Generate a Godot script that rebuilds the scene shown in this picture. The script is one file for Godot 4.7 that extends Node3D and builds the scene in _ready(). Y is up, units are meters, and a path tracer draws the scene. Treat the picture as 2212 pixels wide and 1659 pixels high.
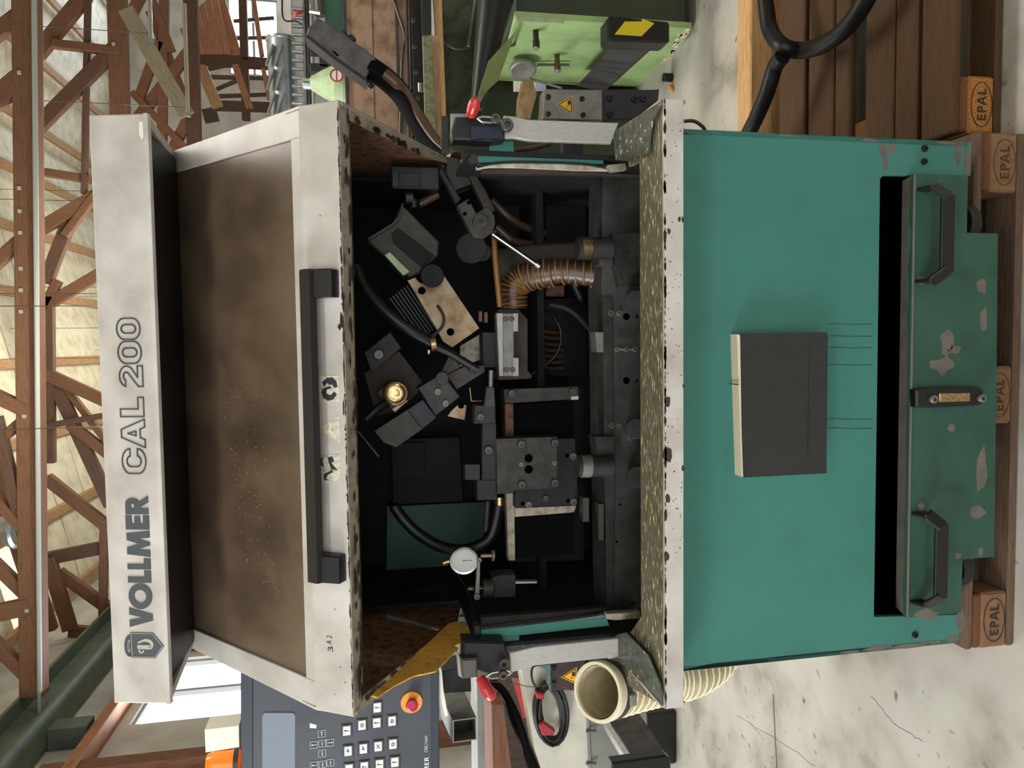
extends Node3D
# A rolled camera looks at an opened saw-blade grinding machine in a timber-roofed workshop.
# World: x to the machine's right, y up, z towards the viewer; the machine's teal front is the plane z = 0.
const EYE := Vector3(.140, 1.622, 1.514)
const FOC := 1600.0
var er: Vector3
var eu: Vector3
var ef: Vector3
var M := {}
var names := {}
const GROUPS := {"roof_truss": "timber roof trusses", "wall_post": "timber posts of the side wall", "wall_rail": "timber rails of the side wall", "added_uplight": "added up-facing trays under the roof", "added_ceiling_lamp": "added strip lamps under the roof",
	"conduit_pipe": "chrome conduit pipes under the roof", "drain_hose": "black hoses below the operator panel", "bench_board": "boards below the operator panel", "red_bracket": "red brackets beside the cream box", "plank": "planks stacked beside the olive panel", "rubber_hose": "black rubber hoses over the pallet", "pallet": "wooden pallets"}

func _ready():
	# ---- camera: pitch 11.04 down, yaw 3.18, the phone held sideways
	var pitch := deg_to_rad(11.04)
	var yaw := deg_to_rad(3.18)
	var roll := deg_to_rad(-1.345)
	ef = Vector3(-sin(yaw) * cos(pitch), -sin(pitch), -cos(yaw) * cos(pitch))
	var r0 := Vector3(cos(yaw), 0, -sin(yaw))
	var u0 := r0.cross(ef)
	er = r0 * cos(roll) + u0 * sin(roll)
	eu = u0 * cos(roll) - r0 * sin(roll)
	var cam := Camera3D.new()
	cam.name = "camera"
	cam.fov = rad_to_deg(2.0 * atan(829.5 / FOC))
	cam.near = .05
	cam.far = 100
	cam.transform = Transform3D(Basis(-eu, er, -ef), EYE)
	add_child(cam)
	cam.current = true
	# ---- environment
	var we := WorldEnvironment.new()
	we.name = "world_environment"
	var env := Environment.new()
	env.background_mode = Environment.BG_SKY
	var sky := Sky.new()
	var sm := ProceduralSkyMaterial.new()
	sm.sky_top_color = Color(.62, .72, .86)
	sm.sky_horizon_color = Color(.86, .9, .95)
	sm.ground_bottom_color = Color(.45, .46, .45)
	sm.ground_horizon_color = Color(.8, .84, .88)
	sm.energy_multiplier = 1.5
	sky.sky_material = sm
	env.sky = sky
	env.tonemap_mode = Environment.TONE_MAPPER_LINEAR
	env.tonemap_exposure = 1.04
	env.sdfgi_enabled = true
	env.ssao_enabled = true
	env.ssil_enabled = true
	we.environment = env
	add_child(we)
	# ---- lights: windows of the hall, plus two added windows and added unseen lamps
	window_light("daylight_side_window", Vector3(-3.36, 2.45, 1.3), Vector3(1, 0, 0), Vector2(1.6, 1.1), Color(.97, .985, 1.0), 11.5)
	window_light("added_mid_window", Vector3(-3.36, 2.9, -3.0), Vector3(1, 0, 0), Vector2(2.0, 1.3), Color(.97, .985, 1.0), 14.0)  # added window, out of view, brightens the green machine's side
	window_light("added_front_window", Vector3(-.6, 2.2, 6.9), Vector3(0, 0, -1), Vector2(5.0, 2.4), Color(.98, .99, 1.0), 5.6)  # added window behind the camera, fills the fronts and the opening
	window_light("daylight_far_window", Vector3(-3.36, 3.35, -6.6), Vector3(1, 0, 0), Vector2(1.5, 1.1), Color(.85, .92, 1.0), 9.0)
	window_light("daylight_back_window", Vector3(7.8, 4.05, -16.9), Vector3(0, 0, 1), Vector2(2.6, 1.1), Color(.86, .92, 1.0), 30.0)
	window_light("added_front_fill", Vector3(-.1, 2.93, 1.95), Vector3(0, -.62, -.78), Vector2(1.5, .3), Color(1.0, .985, .96), 2.2)  # added lamp above the camera, fades down the machine's front
	window_light("added_ceiling_fill", Vector3(1.9, 4.42, -1.6), Vector3(0, -1, 0), Vector2(2.4, .4), Color(1.0, .985, .96), 7.5)  # added unseen lamp, lifts the area behind and right of the machine
	window_light("added_ceiling_fill", Vector3(1.4, 4.72, -10.0), Vector3(0, -1, 0), Vector2(2.4, .4), Color(1.0, .96, .9), 9.0)  # added unseen lamp for the far bay
	for q in [[0.0, -4.9, 3.4], [0.5, -9.5, 8.0], [1.2, -7.0, 5.0], [0.6, -13.0, 8.0]]:
		window_light("added_roof_fill", Vector3(q[0], 3.6, q[1]), Vector3(0, 1, 0), Vector2(1.2, .2), Color(1.0, .97, .88), q[2])  # added lights behind the header, aimed up to brighten the roof
	make_materials()
	hall()
	trusses()
	machine_body()
	machine_hood()
	machine_inside()
	machine_sides()
	near_things()
	left_side()
	right_side()

func window_light(called: String, at: Vector3, towards: Vector3, size: Vector2, c: Color, e: float):
	var l := AreaLight3D.new()
	l.name = numbered(called)
	add_child(l)
	l.area_size = size
	l.area_normalize_energy = true
	l.light_energy = e
	l.light_color = c
	l.area_range = 40.0
	l.area_attenuation = 2.0
	l.shadow_enabled = true
	l.transform = Transform3D(Basis.looking_at(towards, Vector3.FORWARD if absf(towards.y) > .9 else Vector3.UP), at)

# ---------------------------------------------------------------- where a pixel's ray meets a plane of the place
func ray(x: float, y: float) -> Vector3:
	return ef * FOC + er * (829.5 - y) - eu * (x - 1106.0)
func P(x: float, y: float, z: float) -> Vector3:
	var d := ray(x, y)
	return EYE + d * ((z - EYE.z) / d.z)
func PY(x: float, y: float, h: float) -> Vector3:
	var d := ray(x, y)
	return EYE + d * ((h - EYE.y) / d.y)
func PX(x: float, y: float, w: float) -> Vector3:
	var d := ray(x, y)
	return EYE + d * ((w - EYE.x) / d.x)
func PP(x: float, y: float, o: Vector3, n: Vector3) -> Vector3:
	var d := ray(x, y)
	return EYE + d * ((o - EYE).dot(n) / d.dot(n))
func pix(a: Array, z: float) -> Array:
	var r := []
	for i in range(0, a.size(), 2):
		r.append(P(a[i], a[i + 1], z))
	return r
func pixp(a: Array, o: Vector3, n: Vector3) -> Array:
	var r := []
	for i in range(0, a.size(), 2):
		r.append(PP(a[i], a[i + 1], o, n))
	return r

# ---------------------------------------------------------------- objects
func numbered(called: String) -> String:
	if not names.has(called):
		names[called] = 0
		return called
	names[called] += 1
	return "%s_%03d" % [called, names[called]]
func tag(o: Node, label: String, category: String, group := "", kind := ""):
	if label: o.set_meta("label", label)
	if category: o.set_meta("category", category)
	if group: o.set_meta("group", group)
	if kind: o.set_meta("kind", kind)
func thing(called: String, label: String, category: String, at: Vector3, group := "") -> Node3D:
	var o := Node3D.new()
	o.name = numbered(called)
	o.position = at
	add_child(o)
	tag(o, label, category, group if group else GROUPS.get(called, ""))
	return o
func origin_of(n: Node) -> Vector3:
	var p := Vector3.ZERO
	while n is Node3D and n != self:
		p += n.position
		n = n.get_parent()
	return p
func deep(parent: Node) -> Node:
	# never a fourth level: a piece of a sub-part hangs beside it
	return parent.get_parent() if parent != self and parent.get_parent() != self and parent.get_parent().get_parent() != self else parent
func add(parent: Node, called: String, s: SurfaceTool, m: Material, label := "") -> MeshInstance3D:
	var o := MeshInstance3D.new()
	parent = deep(parent)
	o.mesh = s.commit()
	o.material_override = m
	o.name = numbered(called) if parent == self else called
	parent.add_child(o, true)
	o.position = -origin_of(parent) if parent != self else Vector3.ZERO
	if label: o.set_meta("label", label)
	return o
func put(parent: Node, called: String, mesh: Mesh, m: Material, t: Transform3D) -> MeshInstance3D:
	var o := MeshInstance3D.new()
	parent = deep(parent)
	o.mesh = mesh
	o.material_override = m
	o.name = numbered(called) if parent == self else called
	parent.add_child(o, true)
	t.origin -= origin_of(parent)
	o.transform = t
	return o
func struct(called: String, s: SurfaceTool, m: Material, parent: Node = null) -> MeshInstance3D:
	var o := add(parent if parent else self, called, s, m)
	if not parent: o.set_meta("kind", "structure")
	return o

# ---------------------------------------------------------------- shapes
func st() -> SurfaceTool:
	var s := SurfaceTool.new()
	s.begin(Mesh.PRIMITIVE_TRIANGLES)
	return s
func tri(s: SurfaceTool, a: Vector3, b: Vector3, c: Vector3, na: Vector3, nb = null, nc = null):
	if nb == null: nb = na
	if nc == null: nc = na
	if (b - a).cross(c - a).dot(na + nb + nc) > 0.0:
		var t := b
		b = c
		c = t
		t = nb
		nb = nc
		nc = t
	s.set_normal(na)
	s.add_vertex(a)
	s.set_normal(nb)
	s.add_vertex(b)
	s.set_normal(nc)
	s.add_vertex(c)
func quad(s: SurfaceTool, a: Vector3, b: Vector3, c: Vector3, d: Vector3, n: Vector3):
	tri(s, a, b, c, n)
	tri(s, a, c, d, n)
func bx(s: SurfaceTool, c: Vector3, size: Vector3, bev := .002, t := Basis.IDENTITY):
	var h := size * .5
	var b := minf(bev, minf(h.x, minf(h.y, h.z)) * .45)
	var v := {}
	for i in [-1, 1]:
		for j in [-1, 1]:
			for k in [-1, 1]:
				v[[i, j, k, 0]] = c + t * Vector3(i * h.x, j * (h.y - b), k * (h.z - b))
				v[[i, j, k, 1]] = c + t * Vector3(i * (h.x - b), j * h.y, k * (h.z - b))
				v[[i, j, k, 2]] = c + t * Vector3(i * (h.x - b), j * (h.y - b), k * h.z)
	for i in [-1, 1]:
		quad(s, v[[i, -1, -1, 0]], v[[i, 1, -1, 0]], v[[i, 1, 1, 0]], v[[i, -1, 1, 0]], t * Vector3(i, 0, 0))
		quad(s, v[[-1, i, -1, 1]], v[[1, i, -1, 1]], v[[1, i, 1, 1]], v[[-1, i, 1, 1]], t * Vector3(0, i, 0))
		quad(s, v[[-1, -1, i, 2]], v[[1, -1, i, 2]], v[[1, 1, i, 2]], v[[-1, 1, i, 2]], t * Vector3(0, 0, i))
		for j in [-1, 1]:
			quad(s, v[[i, j, -1, 0]], v[[i, j, 1, 0]], v[[i, j, 1, 1]], v[[i, j, -1, 1]], t * Vector3(i, j, 0).normalized())
			quad(s, v[[i, -1, j, 0]], v[[i, 1, j, 0]], v[[i, 1, j, 2]], v[[i, -1, j, 2]], t * Vector3(i, 0, j).normalized())
			quad(s, v[[-1, i, j, 1]], v[[1, i, j, 1]], v[[1, i, j, 2]], v[[-1, i, j, 2]], t * Vector3(0, i, j).normalized())
			for k in [-1, 1]:
				tri(s, v[[i, j, k, 0]], v[[i, j, k, 1]], v[[i, j, k, 2]], t * Vector3(i, j, k).normalized())
# a flat outline in space, facing n, given thickness d behind it and a small chamfer round the front
func ext(s: SurfaceTool, pts: Array, d: float, n := Vector3(0, 0, 1), bev := .0012):
	n = n.normalized()
	var ax := (Vector3.RIGHT if absf(n.x) < .8 else Vector3.FORWARD)
	ax = (ax - n * ax.dot(n)).normalized()
	var ay := n.cross(ax)
	var o: Vector3 = pts[0]
	var p2 := PackedVector2Array()
	for p: Vector3 in pts:
		p2.append(Vector2((p - o).dot(ax), (p - o).dot(ay)))
	if Geometry2D.is_polygon_clockwise(p2):
		p2.reverse()
	var k := p2.size()
	var idx := Geometry2D.triangulate_polygon(p2)
	if idx.is_empty():
		return
	var ins := PackedVector2Array()
	for i in k:
		var e1 := (p2[i] - p2[(i + k - 1) % k]).normalized()
		var e2 := (p2[(i + 1) % k] - p2[i]).normalized()
		var n1 := Vector2(-e1.y, e1.x)
		var n2 := Vector2(-e2.y, e2.x)
		var mt := n1 + n2
		mt = mt / maxf(.5, mt.dot(n1)) if mt.length() > .1 else n1
		ins.append(p2[i] + mt * bev)
	if bev <= 0.0 or Geometry2D.triangulate_polygon(ins).is_empty():
		ins = p2
		bev = 0.0
	var g := func(q: Vector2, w: float) -> Vector3: return o + ax * q.x + ay * q.y + n * w
	var fi := Geometry2D.triangulate_polygon(ins)
	for i in range(0, fi.size(), 3):
		tri(s, g.call(ins[fi[i]], 0), g.call(ins[fi[i + 1]], 0), g.call(ins[fi[i + 2]], 0), n)
	for i in range(0, idx.size(), 3):
		tri(s, g.call(p2[idx[i]], -d), g.call(p2[idx[i + 1]], -d), g.call(p2[idx[i + 2]], -d), -n)
	for i in k:
		var j := (i + 1) % k
		var e := (p2[j] - p2[i])
		var sn := (ax * e.y - ay * e.x).normalized()
		quad(s, g.call(p2[i], -bev), g.call(p2[j], -bev), g.call(p2[j], -d), g.call(p2[i], -d), sn)
		if bev > 0.0:
			quad(s, g.call(ins[i], 0), g.call(ins[j], 0), g.call(p2[j], -bev), g.call(p2[i], -bev), (sn + n).normalized())
func spline(pts: Array, per := 8) -> Array:
	var r := []
	var k := pts.size()
	for i in k - 1:
		var a: Vector3 = pts[maxi(i - 1, 0)]
		var b: Vector3 = pts[i]
		var c: Vector3 = pts[i + 1]
		var d: Vector3 = pts[mini(i + 2, k - 1)]
		for q in per:
			r.append(b.cubic_interpolate(c, a, d, float(q) / per))
	r.append(pts[k - 1])
	return r
func tube(s: SurfaceTool, pts: Array, rad, n := 12, caps := true):
	var k := pts.size()
	var t0: Vector3 = (pts[1] - pts[0]).normalized()
	var u := t0.cross(Vector3.UP if absf(t0.y) < .9 else Vector3.RIGHT).normalized()
	var rings := []
	var norms := []
	for i in k:
		var t: Vector3 = (pts[mini(i + 1, k - 1)] - pts[maxi(i - 1, 0)]).normalized()
		u = (u - t * u.dot(t)).normalized()
		var v := t.cross(u)
		var rr: float = rad[i] if rad is Array else rad
		var ring := []
		var nn := []
		for j in n:
			var a := TAU * j / n
			var dr := u * cos(a) + v * sin(a)
			ring.append(pts[i] + dr * rr)
			nn.append(dr)
		rings.append(ring)
		norms.append(nn)
	for i in k - 1:
		for j in n:
			var j2 := (j + 1) % n
			tri(s, rings[i][j], rings[i + 1][j], rings[i + 1][j2], norms[i][j], norms[i + 1][j], norms[i + 1][j2])
			tri(s, rings[i][j], rings[i + 1][j2], rings[i][j2], norms[i][j], norms[i + 1][j2], norms[i][j2])
	if caps:
		for e in [0, k - 1]:
			var t: Vector3 = (pts[0] - pts[1]).normalized() if e == 0 else (pts[k - 1] - pts[k - 2]).normalized()
			for j in n:
				tri(s, pts[e], rings[e][j], rings[e][(j + 1) % n], t)
# a wire wound round a path
func helix(s: SurfaceTool, hp: Array, from: float, big, turns: float, r: float, n := 420):
	var total := hp.size() - 1
	var d0: Vector3 = (hp[0] - hp[1]).normalized()
	var u := d0.cross(Vector3.UP if absf(d0.y) < .9 else Vector3.RIGHT).normalized()
	var out := []
	for i in n:
		var f := from + (total - from) * i / (n - 1.0)
		var i0 := int(f)
		var p: Vector3 = hp[i0].lerp(hp[mini(i0 + 1, total)], f - i0)
		var tg: Vector3 = (hp[mini(i0 + 1, total)] - hp[maxi(i0 - 1, 0)]).normalized()
		u = (u - tg * u.dot(tg)).normalized()
		var a := TAU * i / (n - 1.0) * turns
		var rad: float = big[i0] if big is Array else big
		out.append(p + (u * cos(a) + tg.cross(u) * sin(a)) * rad)
	tube(s, out, r, 6)
# profile: [radius, height] pairs along axis from o
func lathe(s: SurfaceTool, o: Vector3, axis: Vector3, prof: Array, n := 24):
	axis = axis.normalized()
	var u := axis.cross(Vector3.UP if absf(axis.y) < .9 else Vector3.RIGHT).normalized()
	var v := axis.cross(u)
	for i in range(0, prof.size() - 2, 2):
		var r1: float = prof[i]
		var h1: float = prof[i + 1]
		var r2: float = prof[i + 2]
		var h2: float = prof[i + 3]
		var dn := Vector2(h2 - h1, r1 - r2)
		if dn.length() < 1e-7: continue
		dn = dn.normalized()
		for j in n:
			var a := TAU * j / n
			var b := TAU * (j + 1) / n
			var da := u * cos(a) + v * sin(a)
			var db := u * cos(b) + v * sin(b)
			var na := da * dn.x + axis * dn.y
			var nb := db * dn.x + axis * dn.y
			var pa := o + da * r1 + axis * h1
			var pb := o + db * r1 + axis * h1
			var pc := o + db * r2 + axis * h2
			var pd := o + da * r2 + axis * h2
			if r2 > 1e-6: tri(s, pa, pc, pd, na, nb, na)
			if r1 > 1e-6: tri(s, pa, pb, pc, na, nb, nb)
var K := 1.0   # how much stouter the round bars, bolts and hoses of a group are
func cyl(s: SurfaceTool, a: Vector3, b: Vector3, r: float, n := 20, ch := .0015):
	r *= K
	var h := (b - a).length()
	lathe(s, a, b - a, [0, 0, r - ch, 0, r, ch, r, h - ch, r - ch, h, 0, h], n)
func disc(c: Vector3, r: float, n := 24, nrm := Vector3(0, 0, 1), sq := 1.0) -> Array:
	var u := nrm.cross(Vector3.UP if absf(nrm.y) < .9 else Vector3.RIGHT).normalized()
	var v := nrm.cross(u)
	var r2 := []
	for i in n:
		r2.append(c + u * cos(TAU * i / n) * r + v * sin(TAU * i / n) * r * sq)
	return r2
# a plate whose outline is read at depth z
func pl(parent: Node, called: String, m: String, z: float, d: float, a: Array, label := "", bev := .0012) -> MeshInstance3D:
	var s := st()
	ext(s, pix(a, z), d, Vector3(0, 0, 1), bev)
	return add(parent, called, s, M[m], label)
func rod(parent: Node, called: String, m: String, pts: Array, r, n := 12, label := "") -> MeshInstance3D:
	var s := st()
	tube(s, pts, r * K if not r is Array else r, n)
	return add(parent, called, s, M[m], label)
var screw_mesh := {}
func screw(parent: Node, p: Vector3, r := .007, m := "steel_dark", n := Vector3(0, 0, 1), called := "screw"):
	r *= lerpf(1.0, K, .85)
	if not screw_mesh.has(r):
		var s := st()
		lathe(s, Vector3.ZERO, Vector3(0, 0, 1), [r, 0, r, r * .7, r * .85, r * .9, r * .5, r * .9, r * .5, r * .05, 0, r * .05], 14)
		screw_mesh[r] = s.commit()
	return put(parent, called, screw_mesh[r], M[m], Transform3D(Basis.looking_at(-n, Vector3.UP if absf(n.y) < .9 else Vector3.RIGHT), p))
func holes(parent: Node, a: Array, z: float, r: float):
	r *= lerpf(1.0, K, .85)
	for i in range(0, a.size(), 2):
		var s := st()
		ext(s, disc(P(a[i], a[i + 1], z) + Vector3(0, 0, .0006), r, 16), .002, Vector3(0, 0, 1), 0.0)
		add(parent, "bolt_hole", s, M.black)
# a straight timber from a to b; its grain follows it
func beam(parent: Node, called: String, a: Vector3, b: Vector3, w: float, h: float, m: String, up := Vector3(0, 0, 1)) -> MeshInstance3D:
	var x := (b - a).normalized()
	var z := (up - x * up.dot(x)).normalized()
	var s := st()
	bx(s, Vector3.ZERO, Vector3((b - a).length(), w, h), .006)
	return put(parent, called, s.commit(), M[m], Transform3D(Basis(x, z.cross(x), z), (a + b) * .5))
func font(bold := true, fat := 0.0, fam := "Droid Sans") -> Font:
	var f := SystemFont.new()
	f.font_names = PackedStringArray([fam])
	f.font_weight = 700 if bold else 400
	if fat == 0.0: return f
	var v := FontVariation.new()
	v.base_font = f
	v.variation_embolden = fat
	return v
# lettering fitted to a width and height; o is its lower near corner
func words(parent: Node, called: String, text: String, m: String, f: Font, o: Vector3, xd: Vector3, yd: Vector3, w: float, h: float, thick := .0012) -> MeshInstance3D:
	var t := TextMesh.new()
	t.text = text
	t.font = f
	t.font_size = 64
	t.pixel_size = .01
	t.depth = .05
	t.curve_step = 2.0
	var am := ArrayMesh.new()
	am.add_surface_from_arrays(Mesh.PRIMITIVE_TRIANGLES, t.surface_get_arrays(0))
	for i in range(1, t.get_surface_count()):
		am.add_surface_from_arrays(Mesh.PRIMITIVE_TRIANGLES, t.surface_get_arrays(i))
	var bb := am.get_aabb()
	xd = xd.normalized()
	yd = yd.normalized()
	var b := Basis(xd * (w / bb.size.x), yd * (h / bb.size.y), xd.cross(yd) * (thick / bb.size.z))
	return put(parent, called, am, M[m], Transform3D(b, o - b * bb.position))

# ---------------------------------------------------------------- materials
func nz(seed_: int, freq: float, cols: Array, pos: Array, oct := 4, type := FastNoiseLite.TYPE_SIMPLEX_SMOOTH, size := 512, hard := false) -> NoiseTexture2D:
	var n := FastNoiseLite.new()
	n.seed = seed_
	n.noise_type = type
	n.frequency = freq
	n.fractal_octaves = oct
	n.fractal_gain = .55
	var t := NoiseTexture2D.new()
	t.width = size
	t.height = size
	t.seamless = true
	t.generate_mipmaps = false
	var g := Gradient.new()
	g.offsets = PackedFloat32Array(pos)
	g.colors = PackedColorArray(cols)
	if hard: g.interpolation_mode = Gradient.GRADIENT_INTERPOLATE_CONSTANT
	t.color_ramp = g
	t.noise = n
	return t
func c(r: int, g: int, b: int) -> Color:
	return Color(r / 255.0, g / 255.0, b / 255.0)
func mt(called: String, col: Color, rough: float, metal := 0.0, tex: Texture2D = null, sc := Vector3.ONE, bump: Texture2D = null, depth := 0.0) -> StandardMaterial3D:
	var m := StandardMaterial3D.new()
	m.resource_name = called
	m.albedo_color = col
	m.roughness = rough
	m.metallic = metal
	m.metallic_specular = .5
	m.uv1_triplanar = true
	m.uv1_triplanar_sharpness = 4.0
	m.uv1_scale = sc
	if tex: m.albedo_texture = tex
	if bump:
		m.heightmap_enabled = true
		m.heightmap_texture = bump
		m.heightmap_scale = depth
	M[called] = m
	return m
func glow(called: String, col: Color, e: float):
	var m := mt(called, col, .6)
	m.emission_enabled = true
	m.emission = col
	m.emission_energy_multiplier = e
func make_materials():
	var W := Color.WHITE
	var soft := nz(3, .006, [Color(.82, .82, .82), Color(.94, .94, .94), W], [0.0, .5, 1.0])
	var subtle := nz(5, .006, [Color(.93, .93, .93), Color(.98, .98, .98), W], [0.0, .5, 1.0])
	var dirt := nz(7, .010, [Color(.70, .67, .63), Color(.88, .87, .85), W, W], [0.1, .35, .6, 1.0], 5)
	var fine := nz(11, .06, [Color(.75, .75, .75), W], [0.2, .8], 3)
	var relief := nz(13, .03, [Color.BLACK, W], [0.0, 1.0], 5)
	var concrete := nz(17, .008, [c(160, 153, 140), c(190, 183, 170), c(203, 197, 184), c(210, 204, 192)], [0.12, .38, .6, .9], 6)
	var spots := nz(19, .05, [Color(.6, .58, .55), W, W], [0.0, .16, 1.0], 2)
	var wood := nz(23, .02, [c(212, 196, 178), c(240, 230, 218), W, c(232, 220, 206)], [0.1, .4, .6, .9], 4)
	var rust := nz(29, .012, [c(96, 70, 52), c(130, 98, 74), c(150, 120, 96), c(112, 84, 64)], [0.2, .42, .6, .85], 5)
	var chips := nz(31, .016, [c(84, 70, 54), c(96, 82, 62), c(64, 110, 92), c(98, 84, 64), c(182, 164, 122), c(92, 78, 58), c(200, 184, 146)], [0.0, .32, .53, .60, .655, .675, .74], 7, FastNoiseLite.TYPE_SIMPLEX_SMOOTH, 1024, true)
	var flaked := nz(37, .03, [c(66, 56, 46), c(84, 70, 54), c(58, 104, 90), c(74, 62, 50), c(88, 74, 58), c(190, 182, 160)], [0.0, .3, .47, .58, .66, .76], 6, FastNoiseLite.TYPE_SIMPLEX_SMOOTH, 512, true)
	var smear := nz(41, .006, [c(88, 76, 64), c(108, 92, 74), c(124, 106, 86), c(138, 120, 98)], [0.15, .42, .6, .9], 5)
	var oily := nz(43, .01, [c(196, 192, 188), c(226, 222, 218), W], [0.15, .5, .9], 5)
	var brush := nz(47, .02, [Color(.9, .9, .9), W], [0.2, .8], 3)
	var whitep := nz(53, .007, [c(216, 212, 206), c(236, 233, 228), W], [0.1, .45, .9], 5)
	# setting
	var m := mt("concrete", c(240, 240, 240), .85, 0, concrete, Vector3(.55, .55, .55), relief, .12)
	m.detail_enabled = true
	m.detail_albedo = spots
	m.detail_blend_mode = BaseMaterial3D.BLEND_MODE_MUL
	m.detail_uv_layer = BaseMaterial3D.DETAIL_UV_1
	mt("joint", c(92, 86, 78), .95)
	mt("crack", c(110, 102, 92), .95)
	mt("roof_sheet", c(232, 226, 204), .6, 0, soft, Vector3(.8, .8, .8))
	mt("wall_panel", c(206, 204, 196), .8, 0, soft, Vector3(.4, .4, .4))
	mt("truss_wood", c(112, 78, 56), .8, 0, wood, Vector3(.35, 4, 4))
	mt("truss_dark", c(92, 66, 52), .8, 0, wood, Vector3(.35, 4, 4))
	mt("truss_red", c(128, 88, 68), .8, 0, wood, Vector3(.35, 4, 4))
	mt("purlin_wood", c(176, 142, 106), .8, 0, wood, Vector3(.35, 4, 4))
	mt("board_red", c(168, 118, 88), .8, 0, wood, Vector3(.3, 3, 3))
	mt("galvanised", c(176, 180, 182), .38, .85, soft, Vector3(3, 3, 3))
	mt("conduit_grey", c(160, 162, 158), .5)
	mt("girder_green", c(96, 108, 96), .6, 0, soft)
	mt("wood_pale", c(214, 172, 120), .75, 0, wood, Vector3(.6, 7, 7), relief, .05)
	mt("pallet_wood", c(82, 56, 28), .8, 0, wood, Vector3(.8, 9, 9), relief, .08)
	mt("pallet_dark", c(112, 74, 42), .85, 0, wood, Vector3(.8, 9, 9), relief, .08)
	mt("pallet_end", c(214, 152, 82), .9, 0, nz(59, .09, [c(140, 110, 80), W], [0.2, .8], 3), Vector3(5, 5, 5), relief, .15)
	mt("pallet_old_end", c(146, 108, 76), .9, 0, soft, Vector3(8, 8, 8), relief, .15)
	mt("pallet_old", c(112, 90, 72), .9, 0, wood, Vector3(.8, 9, 9), relief, .1)
	# machine
	mt("teal", c(58, 124, 112), .42, 0, subtle, Vector3(1.3, 1.3, 1.3))
	mt("teal_dull", c(45, 86, 70), .55, 0, soft, Vector3(2, 2, 2))
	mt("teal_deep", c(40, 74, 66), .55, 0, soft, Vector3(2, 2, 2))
	mt("bare_primer", c(112, 104, 94), .7, 0, soft, Vector3(4, 4, 4))
	mt("white_paint", c(206, 201, 195), .45, 0, whitep, Vector3(1.6, 1.6, 1.6))
	mt("white_dirty", c(196, 186, 170), .55, 0, dirt, Vector3(3, 3, 3))
	mt("white_inner", c(150, 140, 124), .7, 0, dirt, Vector3(4, 4, 4))
	mt("ledge_worn", Color(1.12, 1.12, 1.12), .6, 0, chips, Vector3(1.6, 6, 6), relief, .05)
	mt("ledge_flaked", W, .5, 0, flaked, Vector3(2.2, 3.4, 2.2), relief, .06)
	mt("rust_brown", c(255, 238, 226), .7, 0, rust, Vector3(5, 5, 5), relief, .05)
	mt("rust_dark", c(98, 78, 62), .8, 0, rust, Vector3(8, 8, 8))
	mt("chip_dark", c(58, 44, 36), .8)
	mt("chip_green", c(70, 112, 100), .7)
	var p := mt("smoked_pane", c(214, 206, 200), .32, 0, smear, Vector3(1.4, 1.4, 1.4))
	p.clearcoat_enabled = true
	p.clearcoat = .9
	p.clearcoat_roughness = .35
	mt("spatter", c(190, 160, 120), .5)
	mt("black", c(5, 5, 6), .9)
	M.black.metallic_specular = .05
	mt("black_plastic", c(15, 15, 17), .42)
	mt("black_rubber", c(22, 22, 23), .48, 0, fine, Vector3(8, 8, 8))
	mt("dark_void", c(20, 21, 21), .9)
	mt("dark_cast", c(52, 52, 52), .6, .2, oily, Vector3(3, 3, 3))
	mt("dark_grey", c(74, 72, 68), .55, .35, oily, Vector3(4, 4, 4))
	mt("dark_brown", c(64, 52, 43), .65, .1, oily, Vector3(4, 4, 4))
	mt("olive_cast", c(68, 65, 54), .55, .1, oily, Vector3(4, 4, 4))
	mt("blue_black", c(44, 48, 56), .5, .2, oily, Vector3(4, 4, 4))
	mt("steel", c(168, 166, 160), .38, .7, brush, Vector3(2, 20, 20))
	mt("steel_dull", c(140, 138, 130), .5, .55, soft, Vector3(5, 5, 5))
	mt("steel_dark", c(96, 92, 86), .42, .7)
	mt("steel_flat", c(186, 182, 176), .45, .35, brush, Vector3(30, 3, 3))
	mt("chrome", c(214, 212, 206), .16, 1.0)
	mt("brass", c(196, 168, 122), .28, .95, dirt, Vector3(20, 20, 20))
	mt("amber", c(132, 88, 36), .22)
	M.amber.clearcoat_enabled = true
	mt("amber_dark", c(84, 60, 42), .35)
	mt("hose_brown", c(72, 50, 36), .35)
	mt("hose_coil_amber", c(150, 108, 56), .3)
	M.hose_brown.clearcoat_enabled = true
	mt("sleeve_grey", c(104, 96, 84), .85, 0, fine, Vector3(14, 14, 14), nz(61, .2, [Color.BLACK, W], [0.3, .7], 1), .1)
	mt("cream_bar", c(206, 194, 168), .5, 0, dirt, Vector3(5, 5, 5))
	mt("cover_plate", c(176, 156, 122), .4, .15, nz(67, .01, [c(196, 166, 138), c(232, 214, 192), W], [0.15, .45, .8], 4), Vector3(3, 3, 3))
	mt("yellow_flap", c(240, 186, 84), .4, 0, nz(71, .012, [c(226, 190, 150), W, c(255, 246, 210)], [0.1, .45, .9], 4), Vector3(5, 5, 5))
	mt("yellow_edge", c(232, 214, 120), .4)
	mt("red_plastic", c(190, 24, 36), .2)
	M.red_plastic.clearcoat_enabled = true
	mt("red_soft", c(168, 44, 60), .5)
	mt("orange_red", c(190, 70, 40), .5)
	mt("grey_dull", c(104, 102, 102), .5, .2, oily, Vector3(4, 4, 4))
	mt("navy_clamp", c(26, 30, 48), .4)
	mt("sign_yellow", c(236, 176, 20), .5)
	mt("tape_yellow", c(222, 206, 30), .45)
	mt("ink", c(40, 42, 46), .7)
	mt("ink_grey", c(70, 74, 78), .6)
	mt("paper", c(236, 230, 210), .8)
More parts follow.
